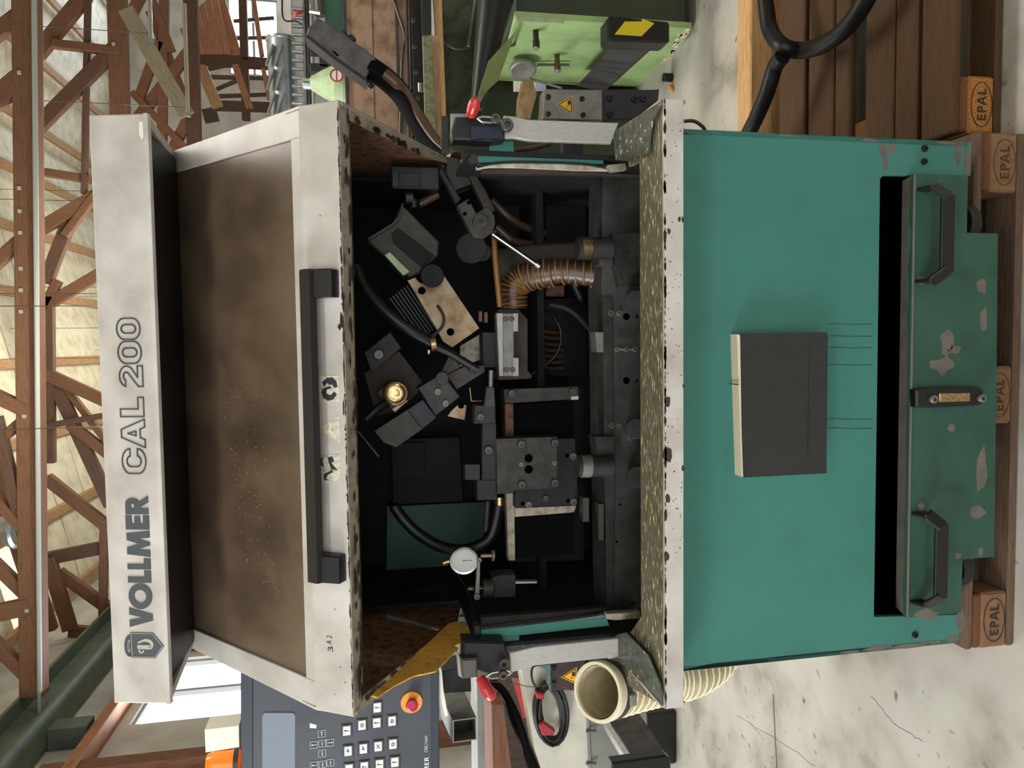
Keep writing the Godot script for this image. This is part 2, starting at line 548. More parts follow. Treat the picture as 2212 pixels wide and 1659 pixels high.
	mt("sticker", c(212, 206, 184), .6, 0, dirt, Vector3(12, 12, 12))
	mt("pad_cover", c(43, 42, 39), .7, 0, soft, Vector3(5, 5, 5))
	mt("pad_side", c(242, 232, 204), .85, 0, nz(73, .1, [c(200, 180, 160), W], [0.2, .6], 2), Vector3(8, 8, 8))
	mt("dial_face", c(206, 208, 206), .4)
	mt("bed_cast", c(88, 89, 87), .5, .25, oily, Vector3(2.5, 2.5, 2.5))
	mt("back_dark", c(30, 28, 27), .8, 0, oily, Vector3(2, 2, 2))
	# surroundings
	mt("panel_navy", c(62, 65, 72), .45, 0, soft)
	mt("panel_edge", c(40, 46, 58), .45)
	mt("screen_grey", c(128, 136, 148), .2)
	mt("key_frame", c(52, 58, 68), .5)
	mt("key_white", c(228, 224, 212), .5)
	mt("estop_yellow", c(230, 152, 50), .45)
	mt("estop_red", c(176, 34, 66), .4)
	mt("print_pale", c(214, 220, 226), .5)
	mt("print_blue", c(62, 66, 120), .5)
	var b := mt("beacon", c(255, 120, 20), .25)
	b.emission_enabled = true
	b.emission = c(255, 110, 20)
	b.emission_energy_multiplier = .5
	mt("cream_cabinet", c(222, 216, 198), .5, 0, soft)
	mt("grey_cabinet", c(150, 148, 142), .6, 0, soft)
	mt("machine_green", c(172, 202, 134), .5, 0, soft, Vector3(1.2, 1.2, 1.2))
	mt("machine_green_shaded", c(54, 64, 44), .6, 0, soft)  # shaded copy of the machine's green, shadow put into the colour
	mt("olive_sheet", c(132, 146, 86), .5, 0, soft, Vector3(3, 3, 3))
	mt("olive_panel", c(78, 84, 62), .65, 0, dirt, Vector3(2, 2, 2))
	mt("pale_green", c(186, 206, 160), .5, 0, soft, Vector3(3, 3, 3))
	mt("brown_cabinet", c(160, 128, 104), .55, 0, dirt, Vector3(1.6, 1.6, 1.6))
	mt("brown_dark", c(76, 62, 52), .6, 0, dirt, Vector3(3, 3, 3))
	mt("plank_pink", c(196, 156, 126), .8, 0, wood, Vector3(.5, 6, 6))
	mt("plank_grey", c(150, 140, 116), .8, 0, wood, Vector3(.35, 5, 5))
	mt("plank_green", c(134, 136, 104), .75, 0, dirt, Vector3(5, 5, 5))
	mt("hose_cream", c(208, 192, 154), .4, 0, soft, Vector3(6, 6, 6))
	M.hose_cream.backlight_enabled = true
	M.hose_cream.backlight = Color(.25, .22, .16)
	mt("hose_rib", c(232, 222, 190), .4)
	mt("hose_matt", c(13, 13, 14), .75)
	M.hose_matt.metallic_specular = .2
	mt("black_hose", c(15, 15, 16), .45, 0, fine, Vector3(10, 10, 10))
	mt("aluminium", c(222, 222, 220), .28, .8, brush, Vector3(3, 3, 3))
	mt("dark_grey_steel", c(72, 70, 68), .55, .2, dirt, Vector3(3, 3, 3))
	mt("copper_wire", c(130, 70, 50), .4, .5)
	glow("window_glow", c(236, 244, 255), 3.0)
	glow("skylight_glow", c(255, 252, 214), .9)
	glow("lamp_glow", c(255, 246, 230), 3.0)

# ---------------------------------------------------------------- the workshop round the machine
func roof_y(x: float) -> float:
	return 5.75 + .24 * (x + 3.5) if x < 4.0 else 5.75 + .24 * 7.5 - .24 * (x - 4.0)
func hall():
	var s := st()
	bx(s, Vector3(3.0, -.15, -6.0), Vector3(13.6, .3, 27.0), 0)
	var fl := struct("floor", s, M.concrete)
	# saw-cut joint between two slabs, and hairline cracks
	s = st()
	bx(s, Vector3(1.9, .0004, -1.49), Vector3(2.2, .001, .007), 0)
	add(fl, "slab_joint", s, M.joint)
	s = st()
	var ja := PY(1670, 1500, .0006)
	var jb := PY(1680, 1700, .0006)
	bx(s, (ja + jb) * .5, Vector3((jb - ja).length(), .001, .006), 0, Basis(Vector3.UP, atan2(-(jb - ja).z, (jb - ja).x)))
	add(fl, "slab_joint", s, M.joint)
	for q in [[1590, 1545, 1700, 1610, 1760, 1655], [1620, 1560, 1650, 1600], [1880, 1500, 1930, 1560, 1990, 1600]]:
		var pts := []
		for i in range(0, q.size(), 2): pts.append(PY(q[i], q[i + 1], .0008))
		var sp := spline(pts, 7)
		var rg := RandomNumberGenerator.new()
		rg.seed = q[0]
		for i in sp.size(): sp[i] += Vector3(rg.randf_range(-.006, .006), 0, rg.randf_range(-.006, .006))
		s = st()
		for i in sp.size() - 1:
			var e: Vector3 = (sp[i + 1] - sp[i]).normalized().cross(Vector3.UP) * .0008
			quad(s, sp[i] - e, sp[i + 1] - e, sp[i + 1] + e, sp[i] + e, Vector3.UP)
		add(fl, "crack", s, M.crack)
	# walls with thickness
	s = st()
	var zs := [[-19.5, -7.35], [-5.85, -4.0], [-2.0, .45], [2.15, 7.5]]
	for q in zs: bx(s, Vector3(-3.6, 2.9, (q[0] + q[1]) * .5), Vector3(.4, 5.8, q[1] - q[0]), 0)
	bx(s, Vector3(-3.6, 1.4, -6.6), Vector3(.4, 2.8, 1.5), 0)
	bx(s, Vector3(-3.6, 4.85, -6.6), Vector3(.4, 1.9, 1.5), 0)
	bx(s, Vector3(-3.6, 1.12, -3.0), Vector3(.4, 2.24, 2.0), 0)
	bx(s, Vector3(-3.6, 4.68, -3.0), Vector3(.4, 2.26, 2.0), 0)
	bx(s, Vector3(-3.6, .94, 1.3), Vector3(.4, 1.88, 1.7), 0)
	bx(s, Vector3(-3.6, 4.4, 1.3), Vector3(.4, 2.8, 1.7), 0)
	struct("wall_left", s, M.wall_panel)
	s = st()
	bx(s, Vector3(11.4, 2.9, -6), Vector3(.4, 5.8, 27), 0)
	struct("wall_right", s, M.wall_panel)
	s = st()
	bx(s, Vector3(4, 1.75, -17.2), Vector3(15.4, 3.5, .4), 0)
	bx(s, Vector3(4, 6.1, -17.2), Vector3(15.4, 3.0, .4), 0)
	bx(s, Vector3(1.4, 4.05, -17.2), Vector3(10.2, 1.1, .4), 0)
	bx(s, Vector3(10.4, 4.05, -17.2), Vector3(2.6, 1.1, .4), 0)
	struct("wall_back", s, M.wall_panel)
	s = st()
	bx(s, Vector3(4, 5.6, 7.2), Vector3(15.4, 4.4, .4), 0)
	bx(s, Vector3(4, .5, 7.2), Vector3(15.4, 1.0, .4), 0)
	bx(s, Vector3(-3.4, 2.2, 7.2), Vector3(.6, 2.4, .4), 0)
	bx(s, Vector3(6.8, 2.2, 7.2), Vector3(9.8, 2.4, .4), 0)
	struct("wall_front", s, M.wall_panel)
	window("window_1", Vector3(-3.5, 3.35, -6.6), Vector3(1, 0, 0), 1.5, 1.1, 2, 1)
	window("window_2", Vector3(-3.5, 2.44, 1.3), Vector3(1, 0, 0), 1.7, 1.14, 2, 1)
	window("window_4", Vector3(-3.5, 2.9, -3.0), Vector3(1, 0, 0), 2.0, 1.32, 3, 1)  # added unseen window, there as a source of side light
	window("window_5", Vector3(-.6, 2.2, 7.1), Vector3(0, 0, -1), 5.0, 2.4, 6, 2)  # added unseen window, there as broad light from the front
	window("window_3", Vector3(7.8, 4.05, -17.1), Vector3(0, 0, 1), 2.6, 1.1, 3, 2)
	# the roof: sheets laid up the slope on purlins that run the length of the hall
	s = st()
	for e in [[-3.9, 4.0], [4.0, 11.7]]:
		var a := Vector3(e[0], roof_y(e[0]) + .13, 7.5)
		var b := Vector3(e[1], roof_y(e[1]) + .13, 7.5)
		var l := Vector3(0, 0, -27)
		var nrm := (b - a).cross(l).normalized()
		if nrm.y < 0: nrm = -nrm
		ext(s, [a, b, b + l, a + l], .08, nrm, 0.0)
	var ce := struct("ceiling", s, M.roof_sheet)
	var sheet := st()
	var run := 8.2
	for k in 3: bx(sheet, Vector3(0, .0, -.33 + .33 * k), Vector3(run, .03, .325), .008)
	var sm := sheet.commit()
	for k in 17:
		for side in 2:
			var xm := .25 if side == 0 else 7.75
			var an := atan(.24) * (1 if side == 0 else -1)
			var glowing: bool = side == 0 and k in [4, 9, 13]
			put(ce, "roof_sheet", sm, M.skylight_glow if glowing else M.roof_sheet, Transform3D(Basis(Vector3.BACK, an), Vector3(xm, roof_y(xm) + .01, 4.6 - k * 1.02)))
	for k in 13:
		var x := -3.2 + k * 1.05
		beam(ce, "purlin", Vector3(x, roof_y(x) - .1, 4.0), Vector3(x, roof_y(x) - .1, -17.0), .14, .07, "purlin_wood", Vector3.UP)
	# rail girder under the eaves of the side wall
	var g := thing("crane_girder", "long grey-green steel girder running under the eaves above the bright window", "girder", Vector3(-3.3, 4.5, -8))
	s = st()
	bx(s, Vector3(-3.2, 4.82, -8), Vector3(.32, .035, 18), .004)
	bx(s, Vector3(-3.2, 4.48, -8), Vector3(.32, .035, 18), .004)
	bx(s, Vector3(-3.2, 4.65, -8), Vector3(.03, .32, 18), .004)
	add(g, "rail", s, M.girder_green)
	for k in 5:
		s = st()
		bx(s, Vector3(-3.3, 4.3, -3.0 - k * 2.6), Vector3(.2, .32, .2), .004)
		add(g, "bracket", s, M.girder_green)
	# timbers and panels of the side wall below the girder
	for q in [[-4.9, "truss_red"], [-7.6, "truss_red"], [-8.9, "truss_dark"]]:
		var b := thing("wall_post", "reddish timber post of the side wall " + ("nearer than the bright window" if q[0] > -5 else "at the far edge of the bright window" if q[0] > -8 else "standing deep in the hall beyond the bright window"), "timber post", Vector3(-3.3, 0, q[0]))
		beam(b, "post", Vector3(-3.32, 0, q[0]), Vector3(-3.32, 4.3, q[0]), .18, .16, q[1])
	var rl := thing("wall_rail", "level reddish timber rail on the side wall above the bright window", "timber rail", Vector3(-3.3, 4.0, -7))
	beam(rl, "plank", Vector3(-3.3, 4.05, -3.5), Vector3(-3.3, 4.05, -12.0), .2, .1, "board_red", Vector3.UP)
	rl = thing("wall_rail", "level reddish timber rail on the side wall under the bright window", "timber rail", Vector3(-3.3, 2.6, -7))
	beam(rl, "plank", Vector3(-3.3, 2.66, -3.5), Vector3(-3.3, 2.66, -12.0), .2, .1, "board_red", Vector3.UP)
	# added strip lamps, out of view, hung where the added lights are
	lamp(Vector3(-.1, 3.0, 2.0), 1.5, .3, "added_work_lamp", "added tilted strip lamp hung in front of the opened machine", -1, Basis(Vector3.RIGHT, -.9))
	lamp(Vector3(1.9, 4.5, -1.6), 2.4, .4, "added_ceiling_lamp", "added long strip lamp hung under the roof above the machine's back", -1)
	lamp(Vector3(1.4, 4.8, -10.0), 2.4, .4, "added_ceiling_lamp", "added long strip lamp hung in the far bay of the hall", -1)
	var where := ["in the bay next behind the header", "in the second bay behind the hood", "between the first two trusses", "deep in the far bay"]
	var i := 0
	for q in [[0.0, -4.9], [0.5, -9.5], [1.2, -7.0], [0.6, -13.0]]:
		lamp(Vector3(q[0], 3.52, q[1]), 1.2, .2, "added_uplight", "added white tray lamp brightening the roof " + where[i], 1)  # added trays hidden behind the header, lighting the roof from below
		i += 1

func lamp(at: Vector3, w: float, d: float, called: String, label: String, up: int, turn := Basis.IDENTITY):
	var t := thing(called, label, "lamp", at)
	var s := st()
	bx(s, at, Vector3(w + .06, .06, d + .06), .01, turn)
	add(t, "housing", s, M.white_paint)
	s = st()
	bx(s, at + turn * Vector3(0, .036 * up, 0), Vector3(w, .02, d), .004, turn)
	add(t, "diffuser", s, M.lamp_glow)
	for k in [-1, 1]:
		var top := roof_y(at.x + k * w * .4) - .2
		rod(t, "wire", "steel_dark", [at + turn * Vector3(k * w * .4, .03, 0), Vector3(at.x + k * w * .4, top, at.z)], .004, 6)

func window(called: String, at: Vector3, n: Vector3, w: float, h: float, nx: int, ny: int):
	var side := n.cross(Vector3.UP)
	var t := Basis(side, Vector3.UP, n)
	var s := st()
	bx(s, at, Vector3(w, h, .012), 0, t)
	var o := struct(called, s, M.window_glow)
	var f := st()
	for i in nx + 1: bx(f, at + side * (w * (float(i) / nx - .5)) + n * .03, Vector3(.05, h + .05, .06), .004, t)
	for i in ny + 1: bx(f, at + Vector3.UP * (h * (float(i) / ny - .5)) + n * .03, Vector3(w + .05, .05, .06), .004, t)
	add(o, "window_frame", f, M.conduit_grey)

# ---------------------------------------------------------------- timber roof trusses
func truss_web(t: Node3D, z: float, a: Array):
	var k := 0
	for q in a:
		k += 1
		var zz: float = z + [0.0, .017, -.016, .031, -.03][k % 5]
		var p := P(q[0], q[1], zz)
		var r := P(q[2], q[3], zz)
		beam(t, "web_timber", p, r, q[4] * (1.514 - z) / 1650.0, .1, q[5] if q.size() > 5 else "truss_wood")
func trusses():
	# the near truss: a level bottom chord right across the view, a grey conduit along its lower edge
	var z := -5.9
	var t := thing("roof_truss", "near brown timber roof truss with bolted level chord and grey conduit along it", "roof truss", Vector3(0, 4.5, z))
	beam(t, "bottom_chord", P(57, -120, z), P(74, 1500, z), .2, .14, "truss_wood")
	rod(t, "conduit", "conduit_grey", [P(86, -100, z) + Vector3(0, 0, .12), P(98, 1480, z) + Vector3(0, 0, .12)], .022, 8)
	var ch := st()
	bx(ch, (P(79, -120, z) + P(93, 1500, z)) * .5, Vector3(7.6, .03, .17), .003, Basis(Vector3.BACK, atan2(P(79, -120, z).y - P(93, 1500, z).y, P(79, -120, z).x - P(93, 1500, z).x)))
	add(t, "edge_channel", ch, M.conduit_grey)
	for q in [[50, 410], [51, 459], [52, 505], [53, 582], [53, 628], [53, 674], [60, 898], [66, 1313], [50, 163]]:
		var s := st()
		bx(s, P(q[0], q[1], z) + Vector3(0, 0, .075), Vector3(.035, .035, .014), .003)
		add(t, "bolt_plate", s, M.aluminium)
	truss_web(t, z, [[-60, 258, 70, 150, 36], [-90, 640, 55, 512, 24], [-60, 830, 60, 888, 26], [-70, 1010, 60, 900, 18], [-10, 900, 60, 1180, 22, "truss_dark"], [-70, 1010, 58, 1150, 18], [-60, 1170, 64, 1290, 22], [-60, 1335, 66, 1308, 34], [-70, 120, 60, 20, 26], [-20, 1380, 72, 1470, 24]])
	beam(t, "top_chord", Vector3(-3.3, roof_y(-3.3) - .28, z), Vector3(3.9, roof_y(3.9) - .28, z), .2, .12, "truss_wood")
	# the second truss, its web seen between the near chord and the header
	z = -8.3
	t = thing("roof_truss", "second brown timber roof truss, diagonals crossing above the white header", "roof truss", Vector3(0, 4.5, z))
	beam(t, "bottom_chord", P(250, -140, z), P(292, 1480, z), .2, .14, "truss_wood")
	truss_web(t, z, [[80, 276, 254, 100, 27, "truss_dark"], [80, 118, 186, -12, 28], [115, 95, 262, 112, 16], [94, 372, 196, 388, 16], [190, 0, 182, 420, 9, "truss_dark"],
		[85, 496, 218, 418, 25], [98, 612, 150, 478, 24, "truss_dark"], [140, 510, 225, 395, 14], [92, 664, 222, 588, 22], [60, 730, 126, 606, 16], [96, 806, 232, 868, 24], [112, 812, 240, 1092, 24, "truss_dark"],
		[96, 921, 232, 896, 12, "truss_dark"], [138, 832, 236, 960, 12], [150, 915, 240, 985, 20], [100, 1032, 245, 1148, 23], [98, 1207, 250, 1177, 26, "truss_dark"], [104, 1205, 152, 1360, 26], [126, 1236, 252, 1326, 22], [105, 640, 108, 1000, 20, "truss_dark"], [225, 1140, 222, 1380, 14], [150, 1362, 262, 1370, 22]])
	for q in [[250, 101], [236, 700]]:
		var s := st()
		bx(s, P(q[0], q[1], z) + Vector3(0, 0, .08), Vector3(.04, .04, .02), .003)
		add(t, "bolt_plate", s, M.aluminium)
	beam(t, "top_chord", Vector3(-3.3, roof_y(-3.3) - .28, z), Vector3(3.9, roof_y(3.9) - .28, z), .2, .12, "truss_wood")
	# the third truss, seen at the machine's far shoulder
	z = -12.0
	t = thing("roof_truss", "third timber roof truss of reddish boards, seen past the header's end", "roof truss", Vector3(1.5, 4.4, z))
	beam(t, "bottom_chord", P(408, -160, z), P(428, 620, z), .22, .14, "truss_dark")
	truss_web(t, z, [[355, -20, 350, 330, 18, "truss_red"], [265, 300, 410, 110, 22, "truss_red"], [285, 200, 410, 330, 14, "truss_red"], [325, 25, 412, 250, 18], [270, 60, 330, -60, 20, "truss_red"], [300, 215, 345, 90, 18, "truss_red"], [370, 330, 420, 230, 20, "truss_red"], [330, 0, 372, 112, 14, "truss_red"]])
	# bays beyond: the pale lintel, and rafters against the bright end sheets
	z = -15.2
	t = thing("roof_truss", "farthest roof truss of pale worn timbers against the bright end sheets", "roof truss", Vector3(2.5, 4, z))
	beam(t, "bottom_chord", P(520, -160, z), P(532, 260, z), .16, .14, "truss_dark")
	beam(t, "post_timber", P(425, 128, z), P(600, 140, z), .22, .14, "truss_dark", Vector3(0, 0, 1))
	truss_web(t, z, [[470, -20, 512, 122, 20, "board_red"], [400, 60, 470, 232, 22, "purlin_wood"], [508, 140, 540, 235, 14, "board_red"], [440, 25, 500, 118, 18, "board_red"], [545, -20, 566, 122, 9, "board_red"], [568, 145, 582, 215, 9, "board_red"], [415, 20, 490, 62, 14, "truss_red"], [412, 62, 500, 118, 14, "truss_red"]])
	# a dull pendant lamp half behind the near chord
	var pd := thing("pendant_lamp", "dull grey bell-shaped pendant lamp half hidden behind the near truss chord", "lamp", P(20, 1140, -6.4))
	var ps := st()
	lathe(ps, P(40, 1140, -6.4), Vector3.UP, [.0, .02, .17, .0, .2, .02, .17, .09, .1, .16, .06, .2, .05, .3, 0, .3], 28)
	add(pd, "bell", ps, M.galvanised)
	var pt := P(40, 1140, -6.4)
	rod(pd, "cord", "black_rubber", [pt + Vector3(0, .3, 0), Vector3(pt.x, roof_y(pt.x) - .05, pt.z)], .008, 6)
	for q in [[436, 152, 512, 137, 7], [440, 166, 592, 169, 8], [446, 202, 515, 173, 7], [450, 209, 592, 203, 8], [458, 228, 590, 232, 22], [505, 47, 592, 40, 8], [508, 84, 592, 82, 8], [440, 252, 470, 246, 30]]:
		beam(t, "batten", P(q[0], q[1], z - .9), P(q[2], q[3], z - .9), q[4] * 16.7 / 1650.0, .08, "brown_dark")
	var gb := thing("gable_boarding", "reddish boarded gable panel high in the far bay beside the chrome conduit", "boarding", P(460, 60, -14.6))
	for k in 5:
		var bs := st()
		var f0 := k / 5.0
		var f1 := (k + .94) / 5.0
		ext(bs, pix([lerpf(404, 466, f0), lerpf(40, -20, f0), lerpf(404, 466, f1), lerpf(40, -20, f1), lerpf(424, 500, f1), lerpf(116, 116, f1), lerpf(424, 500, f0), 116], -14.6), .04)
		add(gb, "board", bs, M.board_red)
	# the slanting worn plank hung between the trusses, and its two steel pipes
	var w := thing("slanting_plank", "worn greenish plank hung aslant under the roof beside the header", "plank", P(320, 130, -7.0))
	beam(w, "plank", P(272, 20, -7.0), P(404, 250, -7.0), .16, .06, "plank_grey")
	for q in [[322, -40, 326, 92, "upper chrome conduit pipe ending above the slanting worn plank"], [398, 8, 406, 252, "long chrome conduit pipe running down to the slanting plank's foot"]]:
		var pp := thing("conduit_pipe", q[4], "pipe", P(q[2], q[3], -6.9))
		rod(pp, "pipe", "chrome", [P(q[0], q[1], -6.9), P(q[2], q[3], -6.9)], .022, 10)
		rod(pp, "hanger", "steel_dark", [P(q[2], q[3] - 20, -6.9), P(q[2], q[3] - 20, -6.9) * Vector3(1, 0, 1) + Vector3(0, roof_y(P(q[2], q[3], -6.9).x) - .1, 0)], .004, 6)
		var cs := st()
		cyl(cs, P(q[2], q[3] - 8, -6.9), P(q[2], q[3], -6.9), .03)
		add(pp, "end_collar", cs, M.galvanised)

# ---------------------------------------------------------------- the grinding machine
var G: Node3D
const HA := Vector3(0, 1.662, -.005)
const HU := Vector3(0, .852, -.524)
const HF := Vector3(0, .524, .852)
func H(x: float, u: float, f: float) -> Vector3:
	return Vector3(x, 0, 0) + HA + HU * u + HF * f
func flakes(parent: Node, called: String, m: String, pts: Array, seed_: int, n: Vector3):
	# irregular flakes of lost paint: [centre, radius x, radius y]
	var rg := RandomNumberGenerator.new()
	rg.seed = seed_
	var s := st()
	var u := n.cross(Vector3.UP if absf(n.y) < .9 else Vector3.RIGHT).normalized()
	var v := n.cross(u)
	for q in pts:
		var o := []
		var k := 9
		for i in k:
			var a := TAU * i / k
			var r := rg.randf_range(.6, 1.15)
			o.append(q[0] + u * cos(a) * q[1] * r + v * sin(a) * q[2] * r + n * .0004)
		ext(s, o, .0006, n, 0.0)
	var f := add(parent, called, s, M[m])
	f.set_meta("kind", "stuff")
func flakes_px(parent: Node, called: String, m: String, pts: Array, seed_: int, n: Vector3):
	# the same for an upright face, sizes given down then across
	var r := []
	for q in pts: r.append([q[0], q[2], q[1]])
	flakes(parent, called, m, r, seed_, n)
func machine_body():
	G = thing("grinding_machine", "teal and off-white saw-blade grinding machine with its hood swung open", "machine", Vector3(0, .14, -.4))
	# cabinet front: a plate with the chip-drawer slot cut out at its foot
	var s := st()
	var fx := .5955
	var sl := .512
	ext(s, [Vector3(-fx, .99, 0), Vector3(fx, .99, 0), Vector3(fx, .228, 0), Vector3(sl + .006, .228, 0), Vector3(sl, .458, 0), Vector3(sl - .008, .466, 0), Vector3(-sl, .466, 0), Vector3(-sl - .014, .228, 0), Vector3(-fx, .235, 0)], .012)
	var body := add(G, "cabinet_front", s, M.teal)
	flakes_px(body, "bare_patch", "bare_primer", [[P(1905, 324, 0), .010, .016], [P(1912, 345, 0), .009, .026], [P(1925, 322, 0), .014, .010], [P(2070, 330, 0), .012, .03], [P(2088, 350, 0), .01, .04], [P(1880, 303, 0), .02, .005], [P(2050, 309, 0), .04, .005], [P(1700, 293, 0), .03, .002], [P(2075, 1340, 0), .014, .03], [P(2060, 1380, 0), .02, .01], [P(1960, 1395, 0), .06, .006], [P(2010, 1388, 0), .03, .006], [P(1895, 1400, 0), .05, .007], [P(1840, 1408, 0), .03, .004]], 5, Vector3(0, 0, 1))
	s = st()
	for q in [[726, 0.003], [751, .003], [788, .0015], [905, .002], [925, .0015], [700, .001]]:
		ext(s, pix([1783, q[0], 1800, q[0] - 2, 1840, q[0], 1885, q[0] - 1, 1885, q[0] + 1, 1840, q[0] + 1.5, 1800, q[0], 1783, q[0] + 1], .0004), .0004, Vector3(0, 0, 1), 0.0)
	add(body, "drip_streak", s, M.teal_deep)
	for q in [[1997, 321], [1996, 349], [1976, 1371]]:
		s = st()
		lathe(s, P(q[0], q[1], 0), Vector3(0, 0, 1), [.008, .0005, .0075, .004, .004, .004, .004, .001, 0, .001], 14)
		add(body, "plug_screw", s, M.black_plastic)
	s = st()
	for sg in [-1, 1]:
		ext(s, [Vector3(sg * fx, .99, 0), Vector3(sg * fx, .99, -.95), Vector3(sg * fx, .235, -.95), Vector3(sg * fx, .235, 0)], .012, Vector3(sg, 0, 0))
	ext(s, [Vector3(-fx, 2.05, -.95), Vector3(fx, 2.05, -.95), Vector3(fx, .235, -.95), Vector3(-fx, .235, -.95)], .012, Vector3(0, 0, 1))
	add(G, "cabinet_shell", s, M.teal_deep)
	s = st()
	bx(s, Vector3(0, .235, -.48), Vector3(1.16, .02, .9), .002)
	add(G, "base_plate", s, M.black)
	# machine feet on the pallet
	for q in [[.42, -.1], [-.44, -.1], [.42, -.8], [-.44, -.8]]:
		s = st()
		cyl(s, Vector3(q[0], .145, q[1]), Vector3(q[0], .175, q[1]), .05)
		cyl(s, Vector3(q[0], .175, q[1]), Vector3(q[0], .226, q[1]), .018)
		add(G, "machine_foot", s, M.dark_cast)
	# chip drawer in the slot: lip, stepped front, two strap handles and a latch
	s = st()
	var dz := .03
	ext(s, [Vector3(-sl + .003, .405, dz), Vector3(sl - .002, .405, dz), Vector3(sl - .002, .262, dz), Vector3(.381, .262, dz), Vector3(.381, .178, dz), Vector3(-.381, .168, dz), Vector3(-.381, .255, dz), Vector3(-sl + .003, .258, dz)], .01)
	var dr := add(G, "chip_drawer", s, M.teal_dull)
	s = st()
	ext(s, [Vector3(-sl + .003, .406, .033), Vector3(sl - .002, .406, .033), Vector3(sl - .006, .392, -.022), Vector3(-sl + .01, .392, -.022)], .004, Vector3(0, 1, -.25))
	add(dr, "drawer_lip", s, M.bare_primer)
	flakes_px(dr, "lip_paint", "chip_green", [[Vector3(.36, .4045, .018), .04, .006], [Vector3(.27, .4035, .014), .05, .005], [Vector3(.18, .4035, .014), .03, .004], [Vector3(.42, .4035, .014), .02, .005], [Vector3(-.3, .4035, .014), .02, .003], [Vector3(-.45, .4035, .014), .03, .003]], 8, Vector3(0, 1, -.25).normalized())
	flakes_px(dr, "bare_patch", "bare_primer", [[P(2045, 740, dz), .02, .03], [P(2035, 790, dz), .035, .022], [P(2060, 755, dz), .02, .012], [P(2055, 925, dz), .012, .01], [P(2125, 690, dz), .012, .03], [P(2120, 620, dz), .016, .02], [P(2110, 1105, dz), .024, .02], [P(2120, 1020, dz), .016, .06], [P(1995, 1325, dz), .03, .014], [P(2012, 1330, dz), .02, .012], [P(2070, 1200, dz), .012, .008], [P(1990, 1095, dz), .01, .012], [P(1988, 605, dz), .014, .012], [P(2118, 1190, dz), .008, .012], [P(1985, 850, dz), .02, .01]], 21, Vector3(0, 0, 1))
	s = st()
	bx(s, Vector3(0, .30, -.4), Vector3(.98, .11, .5), .002)
	add(dr, "tray", s, M.black)
	for q in [[410, 608], [1108, 1298]]:
		var a := P(1982, q[0], dz)
		var b := P(1982, q[1], dz)
		s = st()
		var prof := [[a, 0.0], [a, .026], [a.lerp(b, .1) , .042], [a.lerp(b, .9), .042], [b, .026], [b, 0.0]]
		var lo := []
		var y0 := [.38, .372, .352, .352, .372, .38]
		for i in 6: lo.append(Vector3(prof[i][0].x, y0[i], dz + prof[i][1]))
		for i in 5:
			var d: Vector3 = lo[i + 1] - lo[i]
			var xx := d.normalized()
			var up := Vector3(0, 1, 0)
			up = (up - xx * up.dot(xx)).normalized()
			bx(s, (lo[i] + lo[i + 1]) * .5, Vector3(d.length() + .008, .034, .008), .002, Basis(xx, up, xx.cross(up)))
		add(dr, "drawer_handle", s, M.black_plastic)
	s = st()
	ext(s, pix([1980, 842, 2000, 838, 2118, 836, 2126, 842, 2126, 872, 2116, 876, 2000, 881, 1980, 880], dz + .022), .022, Vector3(0, 0, 1), .004)
	var la := add(dr, "latch", s, M.black_plastic)
	pl(la, "latch_insert", "brass", dz + .0235, .002, [2030, 850, 2096, 849, 2096, 867, 2030, 869])
	for q in [[2014, 862], [2118, 860]]: screw(la, P(q[0], q[1], dz + .022), .0095, "steel_dull")
	# the overhanging collar: white edge in front, worn ledge on top
	s = st()
	ext(s, [Vector3(-.6218, 1.0308, .104), Vector3(.6218, 1.0308, .104), Vector3(.6218, .9904, .104), Vector3(-.6218, .9904, .104)], .012)
	var rim := add(G, "collar_front", s, M.white_paint)
	s = st()
	ext(s, [Vector3(-.612, .99, .094), Vector3(.612, .99, .094), Vector3(.596, .985, .0), Vector3(-.596, .985, .0)], .004, Vector3(0, -1, 0))
	add(rim, "collar_underside", s, M.bare_primer)
	var fl := []
	var rg := RandomNumberGenerator.new()
	rg.seed = 77
	for i in 150:
		var x := rg.randf_range(-.62, .62)
		var big := pow(rg.randf(), 4.0)
		fl.append([Vector3(x, 1.0304, .1042), .004 + .012 * big, .0009 + .0030 * big])
	for i in 60: fl.append([Vector3(rg.randf_range(-.3, .6), rg.randf_range(.994, 1.026), .1042), rg.randf_range(.0006, .0018), rg.randf_range(.0006, .0018)])
	for q in [[.385, 1.0, .006], [.36, 1.022, .008], [.385, .992, .006], [.05, .991, .005], [-.12, .992, .008], [-.3, 1.028, .012], [.02, 1.026, .014], [-.18, 1.026, .012], [-.09, 1.027, .02]]: fl.append([Vector3(q[0], q[1], .1042), q[2], q[2] * .5])
	flakes(rim, "paint_chip", "chip_dark", fl, 3, Vector3(0, 0, 1))
	s = st()
	ext(s, [Vector3(-.6218, 1.031, .094), Vector3(.6218, 1.031, .094), Vector3(.634, 1.043, -.18), Vector3(.57, 1.04, -.17), Vector3(.555, 1.035, -.115), Vector3(.535, 1.031, -.10), Vector3(.53, 1.031, -.034), Vector3(-.475, 1.031, -.034), Vector3(-.535, 1.034, -.10), Vector3(-.58, 1.04, -.175), Vector3(-.69, 1.04, -.184)], .006, Vector3(0, 1, 0))
	var lg := add(G, "collar_ledge", s, M.ledge_worn)
	s = st()
	ext(s, pixp([1325, 284, 1432, 216, 1408, 262, 1400, 330, 1350, 347, 1329, 345], Vector3(0, 1.0425, 0), Vector3(0, 1, .02)), .003, Vector3(0, 1, .02), 0)
	add(lg, "flaked_paint", s, M.ledge_flaked)
	s = st()
